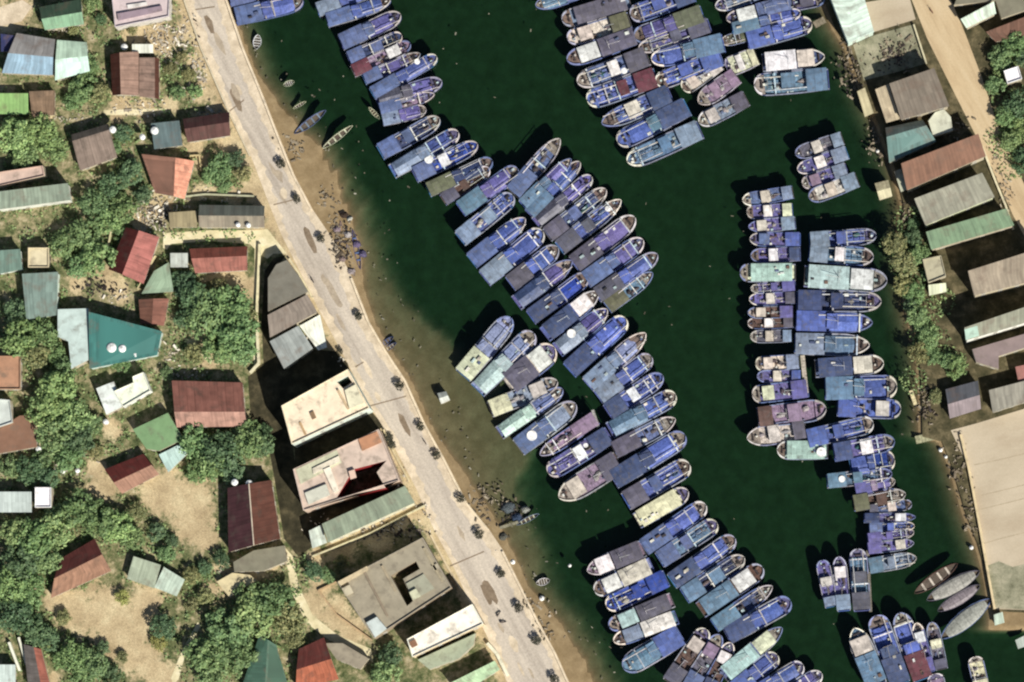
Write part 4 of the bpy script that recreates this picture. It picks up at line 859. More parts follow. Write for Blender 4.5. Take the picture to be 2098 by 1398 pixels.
Hs('mauve_house', 'mauve grey lower roof with red shaded yard beside it', 'mauve grey roof', [(1992, 716), (2140, 672), (2140, 700), (2046, 730), (2046, 756), (2000, 742)], 'flat', 5, 0, (142, 128, 128), parapet=False)
Hs('red_porch_house', 'pinkish red porch roof at the right edge', 'pinkish red porch', [(2080, 752), (2140, 740), (2140, 778), (2086, 780)], 'shed', 3.8, .4, (176, 108, 96), cat='porch')
Hs('slate_shed', 'slate blue and mauve gabled shed by the jetty', 'slate gabled shed', [(1937, 798), (2004, 780), (2010, 838), (1946, 858)], 'gable', 3.8, 1.0, (92, 94, 98), roof2=(138, 126, 130), t=.52, cat='shed')
Hs('grey_yard_roof', 'pale grey roof at right edge above the sandy yard', 'pale grey yard roof', [(2026, 800), (2140, 770), (2140, 812), (2034, 846)], 'shed', 4.2, .5, (152, 146, 128), cat='shed')
Hs('white_lane_house', 'white mint roof house beside the top right lane', 'white lane house', [(1968, 40), (2036, 4), (2041, 28), (1980, 58)], 'shed', 5.0, .5, (224, 242, 214))
Hs('grey_lane_house', 'grey roof house behind the white lane house', 'grey lane house', [(1955, 10), (1975, -40), (2140, -60), (2140, 8), (2052, 38), (2040, 2)], 'flat', 4.4, 0, (138, 130, 106), parapet=False)
Hs('brown_lane_house', 'brown roof house at the top right edge', 'brown lane house', [(2020, 66), (2140, 20), (2140, 64), (2040, 86)], 'shed', 3.8, .5, (126, 90, 72), mat='tile')
Hs('white_cube_hut', 'bright white cube hut among right edge trees', 'white cube hut', [(2056, 146), (2086, 136), (2094, 162), (2064, 172)], 'flat', 5.0, 0, (250, 250, 248))
Hs('stilt_shack', 'narrow yellowish shack on stilts over the right bank water', 'yellowish stilt shack', [(1756, 188), (1772, 180), (1790, 232), (1772, 240)], 'shed', 2.6, .4, (202, 190, 150), base=.6, wins=False, cat='shack')
Hs('floating_hut', 'pale yellow floating hut beside the right bank', 'pale yellow floating hut', [(1792, 376), (1820, 369), (1828, 402), (1802, 410)], 'gable', 2.4, .7, (206, 200, 156), base=.2, wins=False, cat='hut', over=.15)
Hs('float_store', 'small pale float hut over the brown shallows', 'small float hut', [(896, 806), (914, 802), (922, 820), (904, 828)], 'gable', 2.6, .7, (206, 206, 192), base=.3, wins=False, cat='hut', over=.15)
Hs('raft_hut', 'mint pale raft hut below the sandy yard corner', 'mint raft hut', [(2036, 1260), (2054, 1254), (2058, 1276), (2038, 1282)], 'shed', 2.2, .3, (190, 210, 186), base=.2, wins=False, cat='hut')
Hs('raft_hut', 'grey raft hut at the lower right edge', 'grey raft hut', [(2080, 1312), (2104, 1300), (2108, 1322), (2086, 1330)], 'shed', 2.2, .3, (176, 188, 178), base=.2, wins=False, cat='hut')
Hs('beige_dock_shed', 'narrow pale shed on the bank below rust warehouse', 'narrow dock shed', [(1832, 352), (1846, 346), (1860, 388), (1846, 394)], 'shed', 3.0, .3, (186, 190, 160), wins=False, cat='shed')
# white tanks
tank = MB(); tank.lathe([(.9, 0), (1.0, .1), (1.0, 1.5), (.7, 1.75), (.2, 1.85)], 14); tankm = tank.mesh('drum', M['paint'], smooth=True)
lidm = MB(); lidm.lathe([(.32, 1.8), (.32, 1.95), (.1, 2.0)], 10); lidm = lidm.mesh('lid', M['paint'])
for x, y, r, z, lab in ((254, 96, 7, 2.6, 'white roof tank above the rust red house'), (316, 267, 8, 5.2, 'white roof tank on the slate teal house'), (291, 280, 6, 4.2, 'white tank left of the slate teal house'), (230, 265, 7, 5.2, 'white tank on the corner of the taupe house'), (216, 864, 6, 2, 'white tank below the lower white wing'), (277, 726, 9, 4.5, 'white square-looking tank below the long teal hall'),
                     (78, 920, 6, 2.5, 'white tank by the rust brown edge house'), (128, 965, 5, 1.2, 'left white jar in the trees above white cube'), (158, 964, 5, 1.2, 'right white jar in the trees above white cube'), (487, 460, 5, 5.4, 'left white tank on the slate row'), (508, 461, 5, 5.4, 'right white tank on the slate row'), (228, 712, 10, 5.5, 'grey white tank on the long teal hall'), (250, 714, 8, 5.5, 'smaller pale tank on the long teal hall'),
                     (480, 988, 7, 6, 'left pale tank above the dark wine house'), (510, 990, 7, 6, 'right pale tank above the dark wine house'), (1981, 8, 7, 0, 'x')):
    if lab == 'x': continue
    z0 = GZ+max(0, z-1.2); o = empty('water_tank', (*P(x, y, z0+1.8), z0), 0, (r*S,)*2+(1,)); tag(o, lab, 'water tank', 'white water tanks')
    part('drum', tankm, o, (.82, .83, .8, 1)); part('lid', lidm, o, (.7, .7, .68, 1))

# ------------------------------------------------------------------ walls, jetties, small harbour things
def wall(name, label, pts, h, th, c, base=GZ, cat='wall'):
    mb = MB(); q = [P(x, y, base+h) for x, y in pts]
    for i, (a, b) in enumerate(zip(q, q[1:])):
        dx, dy = b[0]-a[0], b[1]-a[1]; l = math.hypot(dx, dy)
        if l < .01: continue
        nx, ny = -dy/l*th/2, dx/l*th/2; e = .0
        mb.prism([(a[0]-nx, a[1]-ny), (b[0]-nx, b[1]-ny), (b[0]+nx, b[1]+ny), (a[0]+nx, a[1]+ny)], base-.3, base+h-.002*(i % 2))
    return tag(mb.build(name, M['wall'], None, lin(c)), label, cat)
wall('quay_wall', 'low cream parapet along the upper quay edge', [(x-3, y) for y, x in QUAY if y <= 430], .7, .55, (240, 222, 192))
wall('quay_wall', 'low cream parapet along the middle quay edge', [(x-3, y) for y, x in QUAY if 570 <= y <= 1085], .7, .6, (242, 224, 192))
wall('quay_wall', 'low cream parapet along the lower quay edge', [(x-3, y) for y, x in QUAY if y >= 1130], .7, .55, (238, 220, 190))
wall('yard_wall', 'cream wall along the left side of the sandy yard', [(1968, 890), (1985, 960), (2004, 1060), (2022, 1160), (2038, 1248)], 1.2, .7, (228, 208, 166), GZ-.1)
wall('lane_wall', 'pale wall along the upper left side of the road', [(x-8, y) for y, x in ROADL if 0 <= y <= 320], .8, .5, (214, 202, 174))
wall('garden_wall', 'bright cream wall right of the tree-filled garden', [(532, 500), (526, 640)], 1.4, .8, (236, 226, 184))
wall('garden_wall', 'short cream wall at the lower right garden corner', [(526, 676), (530, 744), (512, 764)], 1.4, .8, (232, 224, 190))
wall('roadside_wall', 'white wall along the lower road beside mint roof', [(998, 1318), (1018, 1340), (1040, 1384)], 1.8, 1.0, (246, 242, 214))
wall('roadside_wall', 'pale wall in front of the pinkish block and road', [(786, 880), (808, 930), (838, 985)], 1.2, .6, (216, 200, 160))
wall('roadside_wall', 'pale wall in front of grey concrete block by road', [(882, 1096), (916, 1160), (944, 1208)], 1.2, .6, (222, 204, 168))
wall('roadside_wall', 'cream wall in front of the grey workshop by road', [(592, 530), (612, 560), (640, 610)], 1.2, .6, (226, 214, 176))
wall('plot_wall', 'low grey wall under the sage hall', [(640, 1140), (760, 1092), (870, 1036)], 1.0, .5, (216, 208, 170))
wall('plot_wall', 'cream wall left of the grey concrete block', [(690, 1192), (652, 1210), (690, 1260), (762, 1312)], 1.0, .5, (196, 168, 130))
wall('lane_wall', 'pale wall beside the right lane and warehouses', [(2012, 300), (2040, 372), (2060, 420), (2076, 470)], 1.2, .6, (232, 222, 186), GZ-.1)
wall('lane_wall', 'thin tan wall along the top right lane edge', [(1872, 50), (1898, 130)], 1.4, .5, (222, 214, 178), GZ-.1)
wall('garden_wall', 'pale curved wall left of the crimson house', [(220, 512), (228, 470), (240, 448), (256, 438)], 1.2, .5, (214, 206, 164))
wall('garden_wall', 'pale wall between crimson house and pale green canopy', [(282, 592), (300, 560), (318, 524)], 1.2, .5, (220, 206, 160))
wall('garden_wall', 'curved pale wall under the rust red house', [(222, 166), (228, 192), (246, 206)], 1.0, .5, (206, 188, 148))
wall('garden_wall', 'thin pale wall beside the rust brown edge house', [(70, 854), (78, 890), (82, 916)], 1.4, .4, (222, 212, 170))
wall('garden_wall', 'left of two white wall strips near bottom left', [(18, 1316), (40, 1374)], 1.8, .8, (246, 246, 226))
wall('garden_wall', 'right of two white wall strips near bottom left', [(38, 1306), (54, 1362)], 1.8, .7, (246, 246, 226))
wall('garden_wall', 'low tan wall along the top lane below white shed', [(346, 80), (372, 120), (392, 160)], 1.0, .4, (200, 186, 150))
wall('garden_wall', 'pale fence wall behind the orange house', [(378, 320), (408, 318), (412, 350)], 1.2, .4, (220, 200, 150))
wall('garden_wall', 'low wall above the slate row house', [(360, 405), (420, 398), (520, 402)], 1.0, .5, (196, 196, 164))
def jetty(name, label, a, b, w, c, z=.7, cat='jetty', group=None):
    o = empty(name, (*P(a[0], a[1], z), 0)); ax, ay = P(*a, z); bx, by = P(*b, z); L = math.hypot(bx-ax, by-ay); o.rotation_euler = (0, 0, math.atan2(by-ay, bx-ax)); tag(o, label, cat, group)
    d = MB(); n = max(3, int(L/.9))
    for i in range(n): d.box(i*L/n+.03, (i+1)*L/n-.03, -w*S/2, w*S/2, z-.1-.02*R.random(), z)
    d.build('planking', M['wood'], o, lin(c))
    pm = MB()
    for i in range(3):
        for s in (-1, 1): pm.tube((L*(.1+.4*i), s*(w*S/2-.15), -2), (L*(.1+.4*i), s*(w*S/2-.15), z-.1), .12)
    pm.build('post', M['wood'], o, lin((90, 80, 66)))
jetty('jetty', 'pale concrete jetty reaching from the sandy yard corner', (1945, 886), (1876, 902), 16, (176, 174, 140), 1.0)
jetty('gangplank', 'upright pale gangplank beside the lower left knot', (1644, 728), (1652, 806), 9, (196, 186, 170), 1.6, 'gangplank')
jetty('gangplank', 'long thin gangplank right of the three upright boats', (1778, 1128), (1784, 1254), 6, (132, 126, 116), 1.4, 'gangplank')
jetty('gangplank', 'slim gangplank across the sterns mid diagonal raft', (1214, 840), (1226, 876), 6, (176, 174, 170), 1.8, 'gangplank')
jetty('gangplank', 'thin grey landing plank off the road near nets', (1024, 1082), (1062, 1070), 6, (150, 146, 124), .9, 'gangplank')
jetty('jetty', 'narrow pale dock beside the white mint warehouse', (1690, 40), (1668, 52), 14, (150, 140, 120), .9)
jetty('bank_step', 'short pale landing by the lower shed and jetty', (1866, 800), (1876, 830), 8, (230, 216, 170), 1.0, 'landing')
# floating buoys and boxes
bu = MB(); bu.lathe([(.3, -.2), (.8, .0), (.95, .4), (.7, .85), (.25, 1.0)], 12); bum = bu.mesh('float', M['paint'], smooth=True)
ring = MB(); ring.lathe([(.1, 1.0), (.22, 1.05), (.22, 1.25), (.1, 1.3)], 8); ringm = ring.mesh('top_ring', M['paint'])
for x, y, r, lab in ((1050, 1152, 6, 'white float close to the road above the white skiff'), (1167, 1159, 4, 'small buoy between the road and white-roofed raft'), (1110, 1226, 6, 'white float below the small white skiff'), (1990, 1122, 5, 'white float left of the sandy yard wall'), (1927, 922, 5, 'white float under the concrete jetty'), (1938, 936, 4, 'small white float beside the bank under jetty'), (1798, 310, 4, 'white float near the teal warehouse'), (1016, 1128, 6, 'cream float against the lower quay')):
    o = empty('buoy', (*P(x, y, .4), 0), 0, (r*S,)*2+(1,)); tag(o, lab, 'buoy', 'white floats in the harbour'); part('float', bum, o, (.82, .82, .78, 1)); part('top_ring', ringm, o, (.2, .2, .2, 1))
# net heaps on the bank
for x, y, r, c, lab in ((704, 440, 9, (70, 58, 50), 'dark net heap at the top of the cluttered bank'), (716, 448, 7, (190, 190, 180), 'pale net heap beside dark heap on the bank'), (690, 470, 9, (150, 134, 140), 'mauve net heap on the cluttered bank'), (712, 480, 9, (176, 170, 168), 'light grey net heap mid cluttered bank'), (730, 500, 10, (112, 100, 130), 'violet net heap at the waterline of cluttered bank'), (742, 520, 10, (96, 90, 118), 'dark violet net heap at the waterline'), (700, 530, 9, (136, 120, 116), 'brown net heap by the pavement'), (718, 556, 9, (160, 150, 150), 'pale net heap at the bottom of cluttered bank'),
                        (1040, 1040, 16, (92, 100, 104), 'grey net heap on the rocks by lower quay'), (1058, 1060, 12, (60, 74, 96), 'dark blue net heap beside the pale skiff'), (1076, 1044, 9, (150, 152, 144), 'pale net heap outermost by lower quay'), (1030, 1100, 10, (96, 96, 88), 'sunken net heap below the lower quay bend')):
    z = max(.0, bed_z(x, y)); k = heap(0, 0, r*S, r*S*.8, (-.4, 1.1), R, 11); o = k.build('net_heap', M['net'], None, lin(c)); o.location = (*P(x, y, z+.5), z); tag(o, lab, 'net heap', 'net heaps on the banks')
# motorbikes on the roads
def bike_meshes():
    b = MB(); b.box(-.5, .45, -.14, .14, .45, .75, .04); b.box(-.75, -.05, -.16, .16, .72, .86, .03); b.tube((.5, 0, .7), (.66, 0, 1.05), .05)
    t = MB()
    for s in (0,): t.tube((0, -.06, .3), (0, .06, .3), .3, k=14)
    h = MB(); h.tube((.62, -.35, 1.05), (.62, .35, 1.05), .03); return b.mesh('body', M['paint']), t.mesh('wheel', M['paint']), h.mesh('handlebar', M['paint'])
bb, bw, bh = bike_meshes()
for x, y, a, c, lab in ((1022, 1258, 1.0, (50, 44, 48), 'dark motorbike on the lower road beside cream block'), (1031, 1275, .1, (62, 50, 52), 'second dark motorbike just below, turned across the road'), (640, 574, 2.0, (60, 56, 60), 'dark motorbike on the road near grey workshop'), (1908, 22, 2.1, (120, 60, 44), 'reddish motorbike on the top right lane'), (870, 905, 2.1, (70, 60, 56), 'dark motorbike mid road near the pinkish block')):
    o = empty('motorbike', (*P(x, y, GZ+.5), GZ+.03 if x < 1500 else GZ-.06), a, (1.15,)*3); tag(o, lab, 'motorbike', 'motorbikes on the roads')
    part('body', bb, o, lin(c)); part('handlebar', bh, o, (.1, .1, .1, 1))
    for wx in (-.62, .62): w = part('wheel', bw, o, (.02, .02, .02, 1)); w.location = (wx, 0, 0)

# ------------------------------------------------------------------ trees
def crown_mesh(seed, clumps, per, leaf, flat=.75, name='crown'):
    r = random.Random(seed); mb = MB()
    cs = []
    for i in range(clumps):
        a = r.uniform(0, 2*math.pi); rad = math.sqrt(r.random())*r.choice((.75, .85, 1.0)); z = r.uniform(-.1, 1)*flat*math.sqrt(max(.05, 1-rad*rad)); cs.append((rad*math.cos(a), rad*math.sin(a), z, r.uniform(.16, .34)))
    for cx, cy, cz, cr in cs:
        for _ in range(per):
            d = Vector((r.gauss(0, 1), r.gauss(0, 1), r.gauss(.25, .8))).normalized()*cr*r.uniform(.6, 1.05)
            c = Vector((cx, cy, cz))+d
            n = (d.normalized()+Vector((r.uniform(-.6, .6), r.uniform(-.6, .6), r.uniform(-.1, .9)))).normalized()
            u = n.orthogonal().normalized(); w = n.cross(u); t = r.uniform(0, 6.28)
            u, w = u*math.cos(t)+w*math.sin(t), w*math.cos(t)-u*math.sin(t)
            s = leaf*r.uniform(.6, 1.3); q = s*r.uniform(.5, .85)
            mb.quad(c-u*s, c-w*q, c+u*s, c+w*q)
    return mb.mesh(name, M['leaf'])
def trunk_mesh(seed):
    r = random.Random(seed); mb = MB(); mb.tube((0, 0, -1.0), (.03, .02, -.2), .1, .07, 8)
    for i in range(5):
        a = i*1.26+r.uniform(-.3, .3); mb.tube((.02, .01, -.3+.05*i), (.5*math.cos(a), .5*math.sin(a), .15+r.uniform(0, .3)), .05, .015, 6)
    return mb.mesh('trunk', M['wood'])
CROWNS = [crown_mesh(100+i, 46, 34, .082) for i in range(6)]; SMALLC = [crown_mesh(200+i, 14, 16, .2, .8) for i in range(3)]; TRUNKS = [trunk_mesh(i) for i in range(3)]
GREENS = {'l': (.245, .345, .145), 'm': (.18, .27, .12), 'd': (.105, .17, .09), 'o': (.24, .24, .115), 'y': (.32, .32, .12), 'k': (.045, .04, .035)}
TW = {'l': 'light green', 'm': 'mid green', 'd': 'dark green', 'o': 'olive', 'y': 'yellowish', 'k': 'dusky'}
TREES = '''30 280 36 l;82 272 34 l;112 304 26 l;50 316 28 m;180 132 22 m;168 176 28 m;200 190 24 o;150 208 20 m;362 190 16 m;388 152 15 o;372 118 14 o;398 188 16 m;252 272 18 d;236 302 14 m;452 340 26 m;482 326 18 d;500 356 18 o;432 358 20 m;458 378 18 m;190 420 30 m;230 380 26 d;252 428 28 m;170 480 34 m;200 524 36 l;160 545 24 m;130 500 28 m;222 452 28 l;292 398 20 d;268 352 26 d;250 480 18 m;
380 582 26 d;420 640 44 m;470 622 38 m;482 682 44 m;400 612 34 d;440 712 34 m;502 650 24 o;380 652 22 d;396 725 22 o;500 722 26 m;360 572 18 d;450 588 20 o;40 690 38 l;90 682 32 m;30 640 28 d;72 722 32 o;112 722 22 m;
122 800 44 l;90 842 38 l;150 850 36 l;110 892 38 m;160 900 30 d;88 942 22 m;132 758 26 m;190 872 20 m;140 942 28 m;60 960 28 d;100 978 24 d;195 926 18 o;20 960 22 m;250 745 18 m;340 765 14 m;
402 902 38 m;450 922 44 d;502 902 38 m;532 912 28 d;432 952 32 m;480 962 28 d;402 968 22 m;540 884 16 d;
160 1042 38 m;200 1064 36 m;242 1080 32 l;280 1050 20 o;120 1082 38 l;72 1102 42 m;30 1092 32 l;42 1152 38 d;92 1142 34 m;22 1202 34 l;62 1192 32 m;112 1058 26 d;270 1102 26 m;322 1092 20 d;352 1108 14 d;30 1262 38 d;78 1292 32 d;130 1266 16 o;98 1310 26 d;60 1235 22 m;
332 1284 26 d;326 1316 16 y;250 1222 16 y;150 1342 32 m;192 1362 32 m;230 1386 22 d;170 1385 26 m;120 1352 18 m;250 1346 12 o;210 1328 14 d;
420 1342 38 m;460 1292 42 m;520 1262 44 l;560 1232 42 m;592 1272 32 o;482 1342 38 m;432 1382 32 m;512 1222 30 m;602 1306 22 o;642 1172 20 d;672 1178 16 m;700 1150 14 o;800 1342 26 d;790 1378 28 m;392 1180 18 o;452 1148 18 d;420 1162 16 d;342 1134 18 m;420 1222 18 o;392 1240 14 o;
190 6 16 l;205 40 12 d;150 60 12 o;350 140 14 o;270 60 12 o;415 262 12 m;
1832 500 26 o;1850 540 26 o;1872 486 18 d;1884 520 22 m;1850 585 20 o;1876 600 22 m;1880 650 24 m;1900 690 26 m;1882 720 22 o;1912 730 18 m;1866 625 16 d;1960 752 22 l;1942 738 16 m;1902 560 14 m;1870 460 12 d;
2052 118 26 m;2080 88 26 m;2040 172 20 m;2090 210 30 d;2062 240 24 m;2096 262 24 l;2070 290 22 l;2100 120 20 d;2098 330 24 d;2052 142 16 l;1916 812 14 o'''
TREELIST = []
for t in TREES.replace('\n', '').split(';'):
    x, y, r, c = t.split(); TREELIST.append((float(x), float(y), float(r), c))
TREECOUNT = {}
def near_house(x, y):
    best = None
    for s, pts in HOUSES:
        cx = sum(p[0] for p in pts)/len(pts); cy = sum(p[1] for p in pts)/len(pts); d = min([math.hypot(x-cx, y-cy)]+[math.hypot(x-p[0], y-p[1]) for p in pts])
        if best is None or d < best[0]: best = (d, s, cx, cy)
    d, s, cx, cy = best; dx, dy = x-cx, y-cy
    w = ('right of' if dx > 0 else 'left of') if abs(dx) > abs(dy) else ('below' if dy > 0 else 'above')
    return d, w, s
info = [(near_house(x, y), i) for i, (x, y, r, c) in enumerate(TREELIST)]
rank = {}
for (d, w, s), i in sorted(info): TREECOUNT[(w, s)] = TREECOUNT.get((w, s), 0)+1; rank[i] = TREECOUNT[(w, s)]
for i, (x, y, r, c) in enumerate(TREELIST):
    d, w, s = info[i][0]; n = TREECOUNT[(w, s)]
    size = 'large' if r > 34 else ('small' if r < 19 else 'rounded')
    lab = '%s %s tree %s the %s' % (size, TW[c], w, s)
    if n > 1: lab += ', nearest to it' if rank[i] == 1 else ', %s nearest there' % ORD[rank[i]]
    rad = r*S*1.02; ht = max(2.2, min(7.5, rad*1.25)); base = GZ
    o = empty('tree', (*P(x, y, base+ht*.8), base)); tag(o, lab, 'tree', 'leafy trees among the houses')
    cr = part('crown', CROWNS[i % 6], o, jit(GREENS[c]+(1,), .2)); cr.location = (0, 0, ht*.55); cr.scale = (rad*R.uniform(.92, 1.1), rad*R.uniform(.92, 1.1), ht*.62); cr.rotation_euler = (0, 0, R.uniform(0, 6.28))
    tk = part('trunk', TRUNKS[i % 3], o, (.11, .085, .06, 1)); tk.location = (0, 0, ht*.55); tk.scale = (rad*.7, rad*.7, ht*.55)
# street trees along the quay (small dusky crowns with long shadows)
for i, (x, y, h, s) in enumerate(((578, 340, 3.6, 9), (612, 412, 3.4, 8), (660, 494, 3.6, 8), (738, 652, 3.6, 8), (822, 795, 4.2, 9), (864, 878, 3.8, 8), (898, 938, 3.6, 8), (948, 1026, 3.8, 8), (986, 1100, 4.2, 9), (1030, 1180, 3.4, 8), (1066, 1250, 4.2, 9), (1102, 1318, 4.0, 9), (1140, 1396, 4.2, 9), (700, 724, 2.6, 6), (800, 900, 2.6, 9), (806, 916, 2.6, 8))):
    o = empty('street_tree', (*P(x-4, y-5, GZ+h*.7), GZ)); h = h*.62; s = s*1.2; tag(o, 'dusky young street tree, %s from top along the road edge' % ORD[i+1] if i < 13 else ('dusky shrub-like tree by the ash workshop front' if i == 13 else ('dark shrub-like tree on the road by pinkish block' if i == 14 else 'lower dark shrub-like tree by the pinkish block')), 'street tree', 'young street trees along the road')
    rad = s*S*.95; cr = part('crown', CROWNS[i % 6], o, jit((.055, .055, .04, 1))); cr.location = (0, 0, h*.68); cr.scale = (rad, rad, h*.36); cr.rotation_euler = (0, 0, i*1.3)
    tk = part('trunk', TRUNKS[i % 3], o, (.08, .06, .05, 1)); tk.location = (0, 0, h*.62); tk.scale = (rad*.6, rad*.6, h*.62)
# undergrowth and litter
def inpoly(x, y, pts):
    c = False; j = len(pts)-1
    for i in range(len(pts)):
        if (pts[i][1] > y) != (pts[j][1] > y) and x < (pts[j][0]-pts[i][0])*(y-pts[i][1])/(pts[j][1]-pts[i][1])+pts[i][0]: c = not c
        j = i
    return c
ug = MB(); r = random.Random(77)
def leafq(mb, x, y, z, s):
    n = Vector((r.uniform(-.8, .8), r.uniform(-.8, .8), 1)).normalized(); u = n.orthogonal().normalized(); w = n.cross(u); t = r.uniform(0, 6.28)
    u, w = u*math.cos(t)+w*math.sin(t), w*math.cos(t)-u*math.sin(t); c = Vector((x, y, z)); q = s*r.uniform(.4, .8); mb.quad(c-u*s, c-w*q, c+u*s, c+w*q)
EXTRA = [(x, y, 30) for x, y in ((170, 150), (200, 170), (210, 400), (200, 480), (30, 230), (420, 660), (380, 690), (60, 700), (130, 840), (150, 960), (90, 1000), (200, 1090), (60, 1230), (110, 1320), (460, 1260), (560, 1290), (520, 1320), (440, 330), (480, 360), (330, 370), (250, 330), (640, 1160), (1860, 560), (1890, 680), (1870, 500), (2060, 200), (2080, 260), (2060, 120), (1900, 640), (1920, 700), (1955, 742), (1872, 780), (1858, 450), (2045, 285), (2075, 340), (2060, 300), (1930, 620), (1840, 520), (440, 1200), (400, 1200), (330, 1110), (380, 130), (340, 160), (100, 1040), (230, 900))]
for (x, y, rr) in [(a, b, c*1.15) for a, b, c, _ in TREELIST]+EXTRA:
    for _ in range(int(rr*rr*.11)):
        a = r.uniform(0, 6.28); q = math.sqrt(r.random())*rr; px, py = x+q*math.cos(a), y+q*math.sin(a)
        if px < 1500 and (px > interp(ROADL, py)-8 or dirt_at(px, py) > .5+r.uniform(-.2, .3)): continue
        if any(inpoly(px, py, h[1]) for h in HOUSES): continue
        X0, Y0 = P(px, py, GZ); leafq(ug, X0, Y0, GZ+r.uniform(.05, 1.1), r.uniform(.2, .6))
for _ in range(5200):
    cx, cy = r.uniform(-20, 640), r.uniform(-10, 1410)
    if nz(cx*1.7, cy*1.7) < -.15 or cx > interp(ROADL, cy)-12 or dirt_at(cx, cy) > .45 or (500 < cx < 640 and 520 < cy < 1140): continue
    for _k in range(5):
        px, py = cx+r.gauss(0, 4), cy+r.gauss(0, 4)
        if any(inpoly(px, py, h[1]) for h in HOUSES): continue
        X0, Y0 = P(px, py, GZ); leafq(ug, X0, Y0, GZ+r.uniform(.05, 1.3), r.uniform(.2, .55))
stuff(ug.build('undergrowth', M['leaf'], None, (.20, .28, .12, 1)), 'low green scrub and weeds growing between houses and trees', 'undergrowth')
for nm, lab, areas, col in (('debris', 'pale scattered household debris and rubble around the left houses', [(330, 90, 60, 60), (360, 60, 40, 30), (400, 150, 30, 60), (430, 240, 30, 25), (340, 420, 45, 40), (310, 440, 40, 40), (290, 225, 60, 20), (430, 400, 70, 14), (240, 610, 30, 16), (380, 770, 60, 14), (350, 730, 30, 20), (560, 1150, 40, 24), (760, 1080, 110, 26), (640, 690, 20, 30), (300, 470, 30, 20), (120, 62, 60, 8), (150, 245, 50, 10), (700, 740, 14, 14), (820, 985, 22, 22), (870, 1040, 18, 20), (480, 1170, 50, 14), (120, 960, 50, 14)], (.62, .58, .5, 1)),
                       ('debris', 'stones, planks and litter along the banks and quay foot', [(672, 400, 22, 30), (700, 500, 26, 56), (1110, 1300, 30, 50), (1000, 1030, 40, 40), (1080, 1240, 20, 20), (1730, 120, 18, 50), (1752, 160, 14, 30), (1790, 290, 16, 50), (1898, 830, 24, 46), (1965, 960, 20, 70), (1990, 1060, 14, 60), (1860, 440, 14, 40), (2040, 300, 10, 60), (2060, 400, 16, 50), (1830, 110, 50, 36), (1960, 260, 26, 24), (600, 300, 30, 26), (1790, 1398, 1, 1), (690, 500, 20, 50)], (.30, .26, .20, 1)),
                       ('dark_debris', 'dark scrap heaps beside houses, walls and the quay', [(330, 440, 40, 30), (190, 580, 50, 24), (220, 590, 40, 18), (700, 500, 30, 56), (1745, 150, 30, 40), (1895, 835, 22, 36), (760, 1085, 100, 20), (1040, 1050, 40, 24), (400, 60, 8, 40), (350, 330, 20, 10), (640, 690, 18, 26), (730, 980, 20, 10), (1830, 110, 40, 30)], (.06, .05, .05, 1))):
    d = MB(); k = 2.0 if 'dark' not in nm else 1.6
    for x, y, rx, ry in areas:
        for _ in range(int(rx*ry*.028*k)+2):
            px, py = x+r.gauss(0, .5)*rx, y+r.gauss(0, .5)*ry
            if any(inpoly(px, py, h[1]) for h in HOUSES): continue
            if px < 1300 and interp(ROADL, py)+4 < px < rside(py)+6: continue
            onland = px < interp(QUAY, py) or (py < 1250 and px > interp(LANDR, py))
            zb = GZ-.1 if onland else max(-.1, bed_z(px, py)-.1)
            s = r.uniform(.12, .45)*(2.0 if r.random() < .1 else 1); X0, Y0 = P(px, py, zb); a = r.uniform(0, 6.28); e = s*r.uniform(.6, 3.6)
            ca, sa = math.cos(a), math.sin(a); q = [(X0+ca*u*e-sa*v*s, Y0+sa*u*e+ca*v*s) for u, v in ((-.5, -.5), (.5, -.5), (.5, .5), (-.5, .5))]
            d.prism(q, zb, zb+r.uniform(.2, .7), .1)
    o = stuff(d.build(nm, M['rubble'], None, col), lab, 'debris')

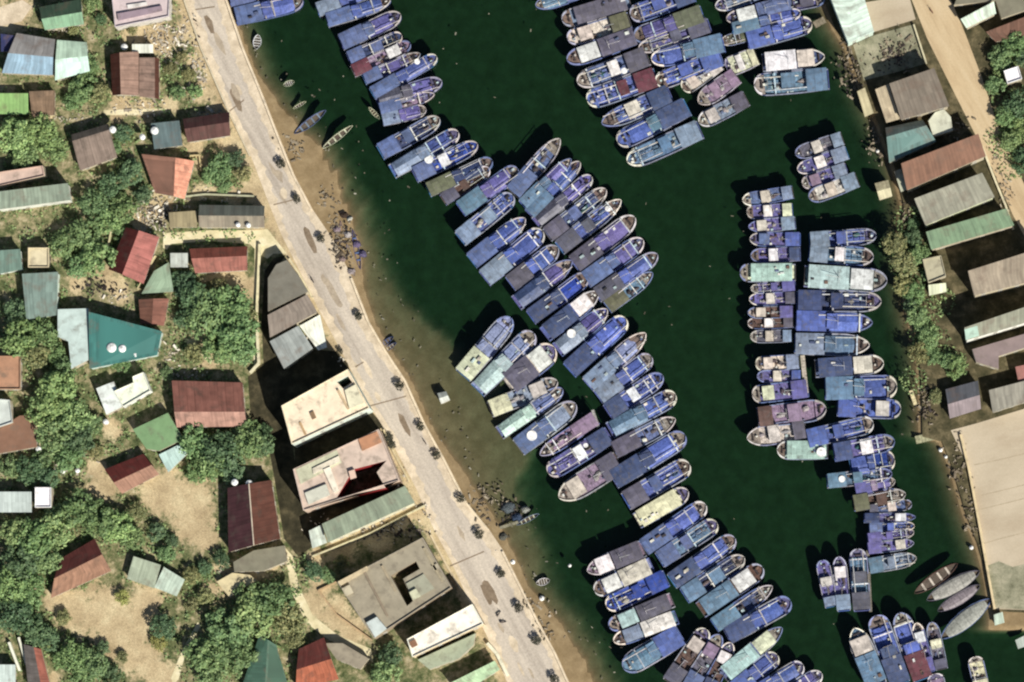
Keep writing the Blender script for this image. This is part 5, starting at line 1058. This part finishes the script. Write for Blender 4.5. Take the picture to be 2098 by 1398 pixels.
fl = MB(); r = random.Random(9)
for _ in range(210):
    if r.random() < .6: y = r.uniform(20, 1390); x = interp(QUAY, y)+interp(DRY, y)+abs(r.gauss(0, 40))+3
    else: x, y = r.uniform(700, 1850), r.uniform(0, 1390)
    X0, Y0 = P(x, y, 0); a = r.uniform(0, 6.28); l, w_ = r.uniform(.12, .45), r.uniform(.08, .22); ca, sa = math.cos(a), math.sin(a)
    fl.prism([(X0+ca*u*l-sa*v*w_, Y0+sa*u*l+ca*v*w_) for u, v in ((-1, -1), (1, -1), (1, 1), (-1, 1))], -.05, .05)
stuff(fl.build('floating_litter', M['rubble'], None, (.22, .21, .17, 1)), 'tiny bits of litter floating on the harbour water', 'litter')
# ------------------------------------------------------------------ light and camera
SD = Vector((.60, -.80, 0)).normalized(); EL = math.radians(42)
sv = Vector((SD.x*math.cos(EL), SD.y*math.cos(EL), math.sin(EL)))
w = bpy.data.worlds.new('World'); scene.world = w; w.use_nodes = True
bg = w.node_tree.nodes['Background']; sky = w.node_tree.nodes.new('ShaderNodeTexSky'); sky.sky_type = 'NISHITA'; sky.sun_disc = False
sky.sun_elevation = EL; sky.sun_rotation = math.atan2(SD.x, SD.y); w.node_tree.links.new(sky.outputs[0], bg.inputs[0]); bg.inputs[1].default_value = .05
sl = bpy.data.lights.new('sun', 'SUN'); sl.energy = 5.0; sl.angle = math.radians(.5); sl.color = (1, .95, .86)
so = bpy.data.objects.new('sun', sl); COL.objects.link(so); so.rotation_euler = sv.to_track_quat('Z', 'Y').to_euler(); so.location = (0, 0, 300)
cd = bpy.data.cameras.new('camera'); cam = bpy.data.objects.new('camera', cd); COL.objects.link(cam); scene.camera = cam
FW = 2098*S
cam.location = (CAM[0], CAM[1], H); cd.sensor_width = 36; cd.lens = 36*H/FW; cd.shift_x = -CAM[0]/FW; cd.shift_y = -CAM[1]/FW
cd.clip_start = 10; cd.clip_end = 6000
vs = scene.view_settings; vs.view_transform = 'Standard'; vs.look = 'None'; vs.exposure = .4; vs.gamma = 1
scene.cycles.filter_width = 2.2
scene.cycles.max_bounces = 6; scene.cycles.transparent_max_bounces = 12
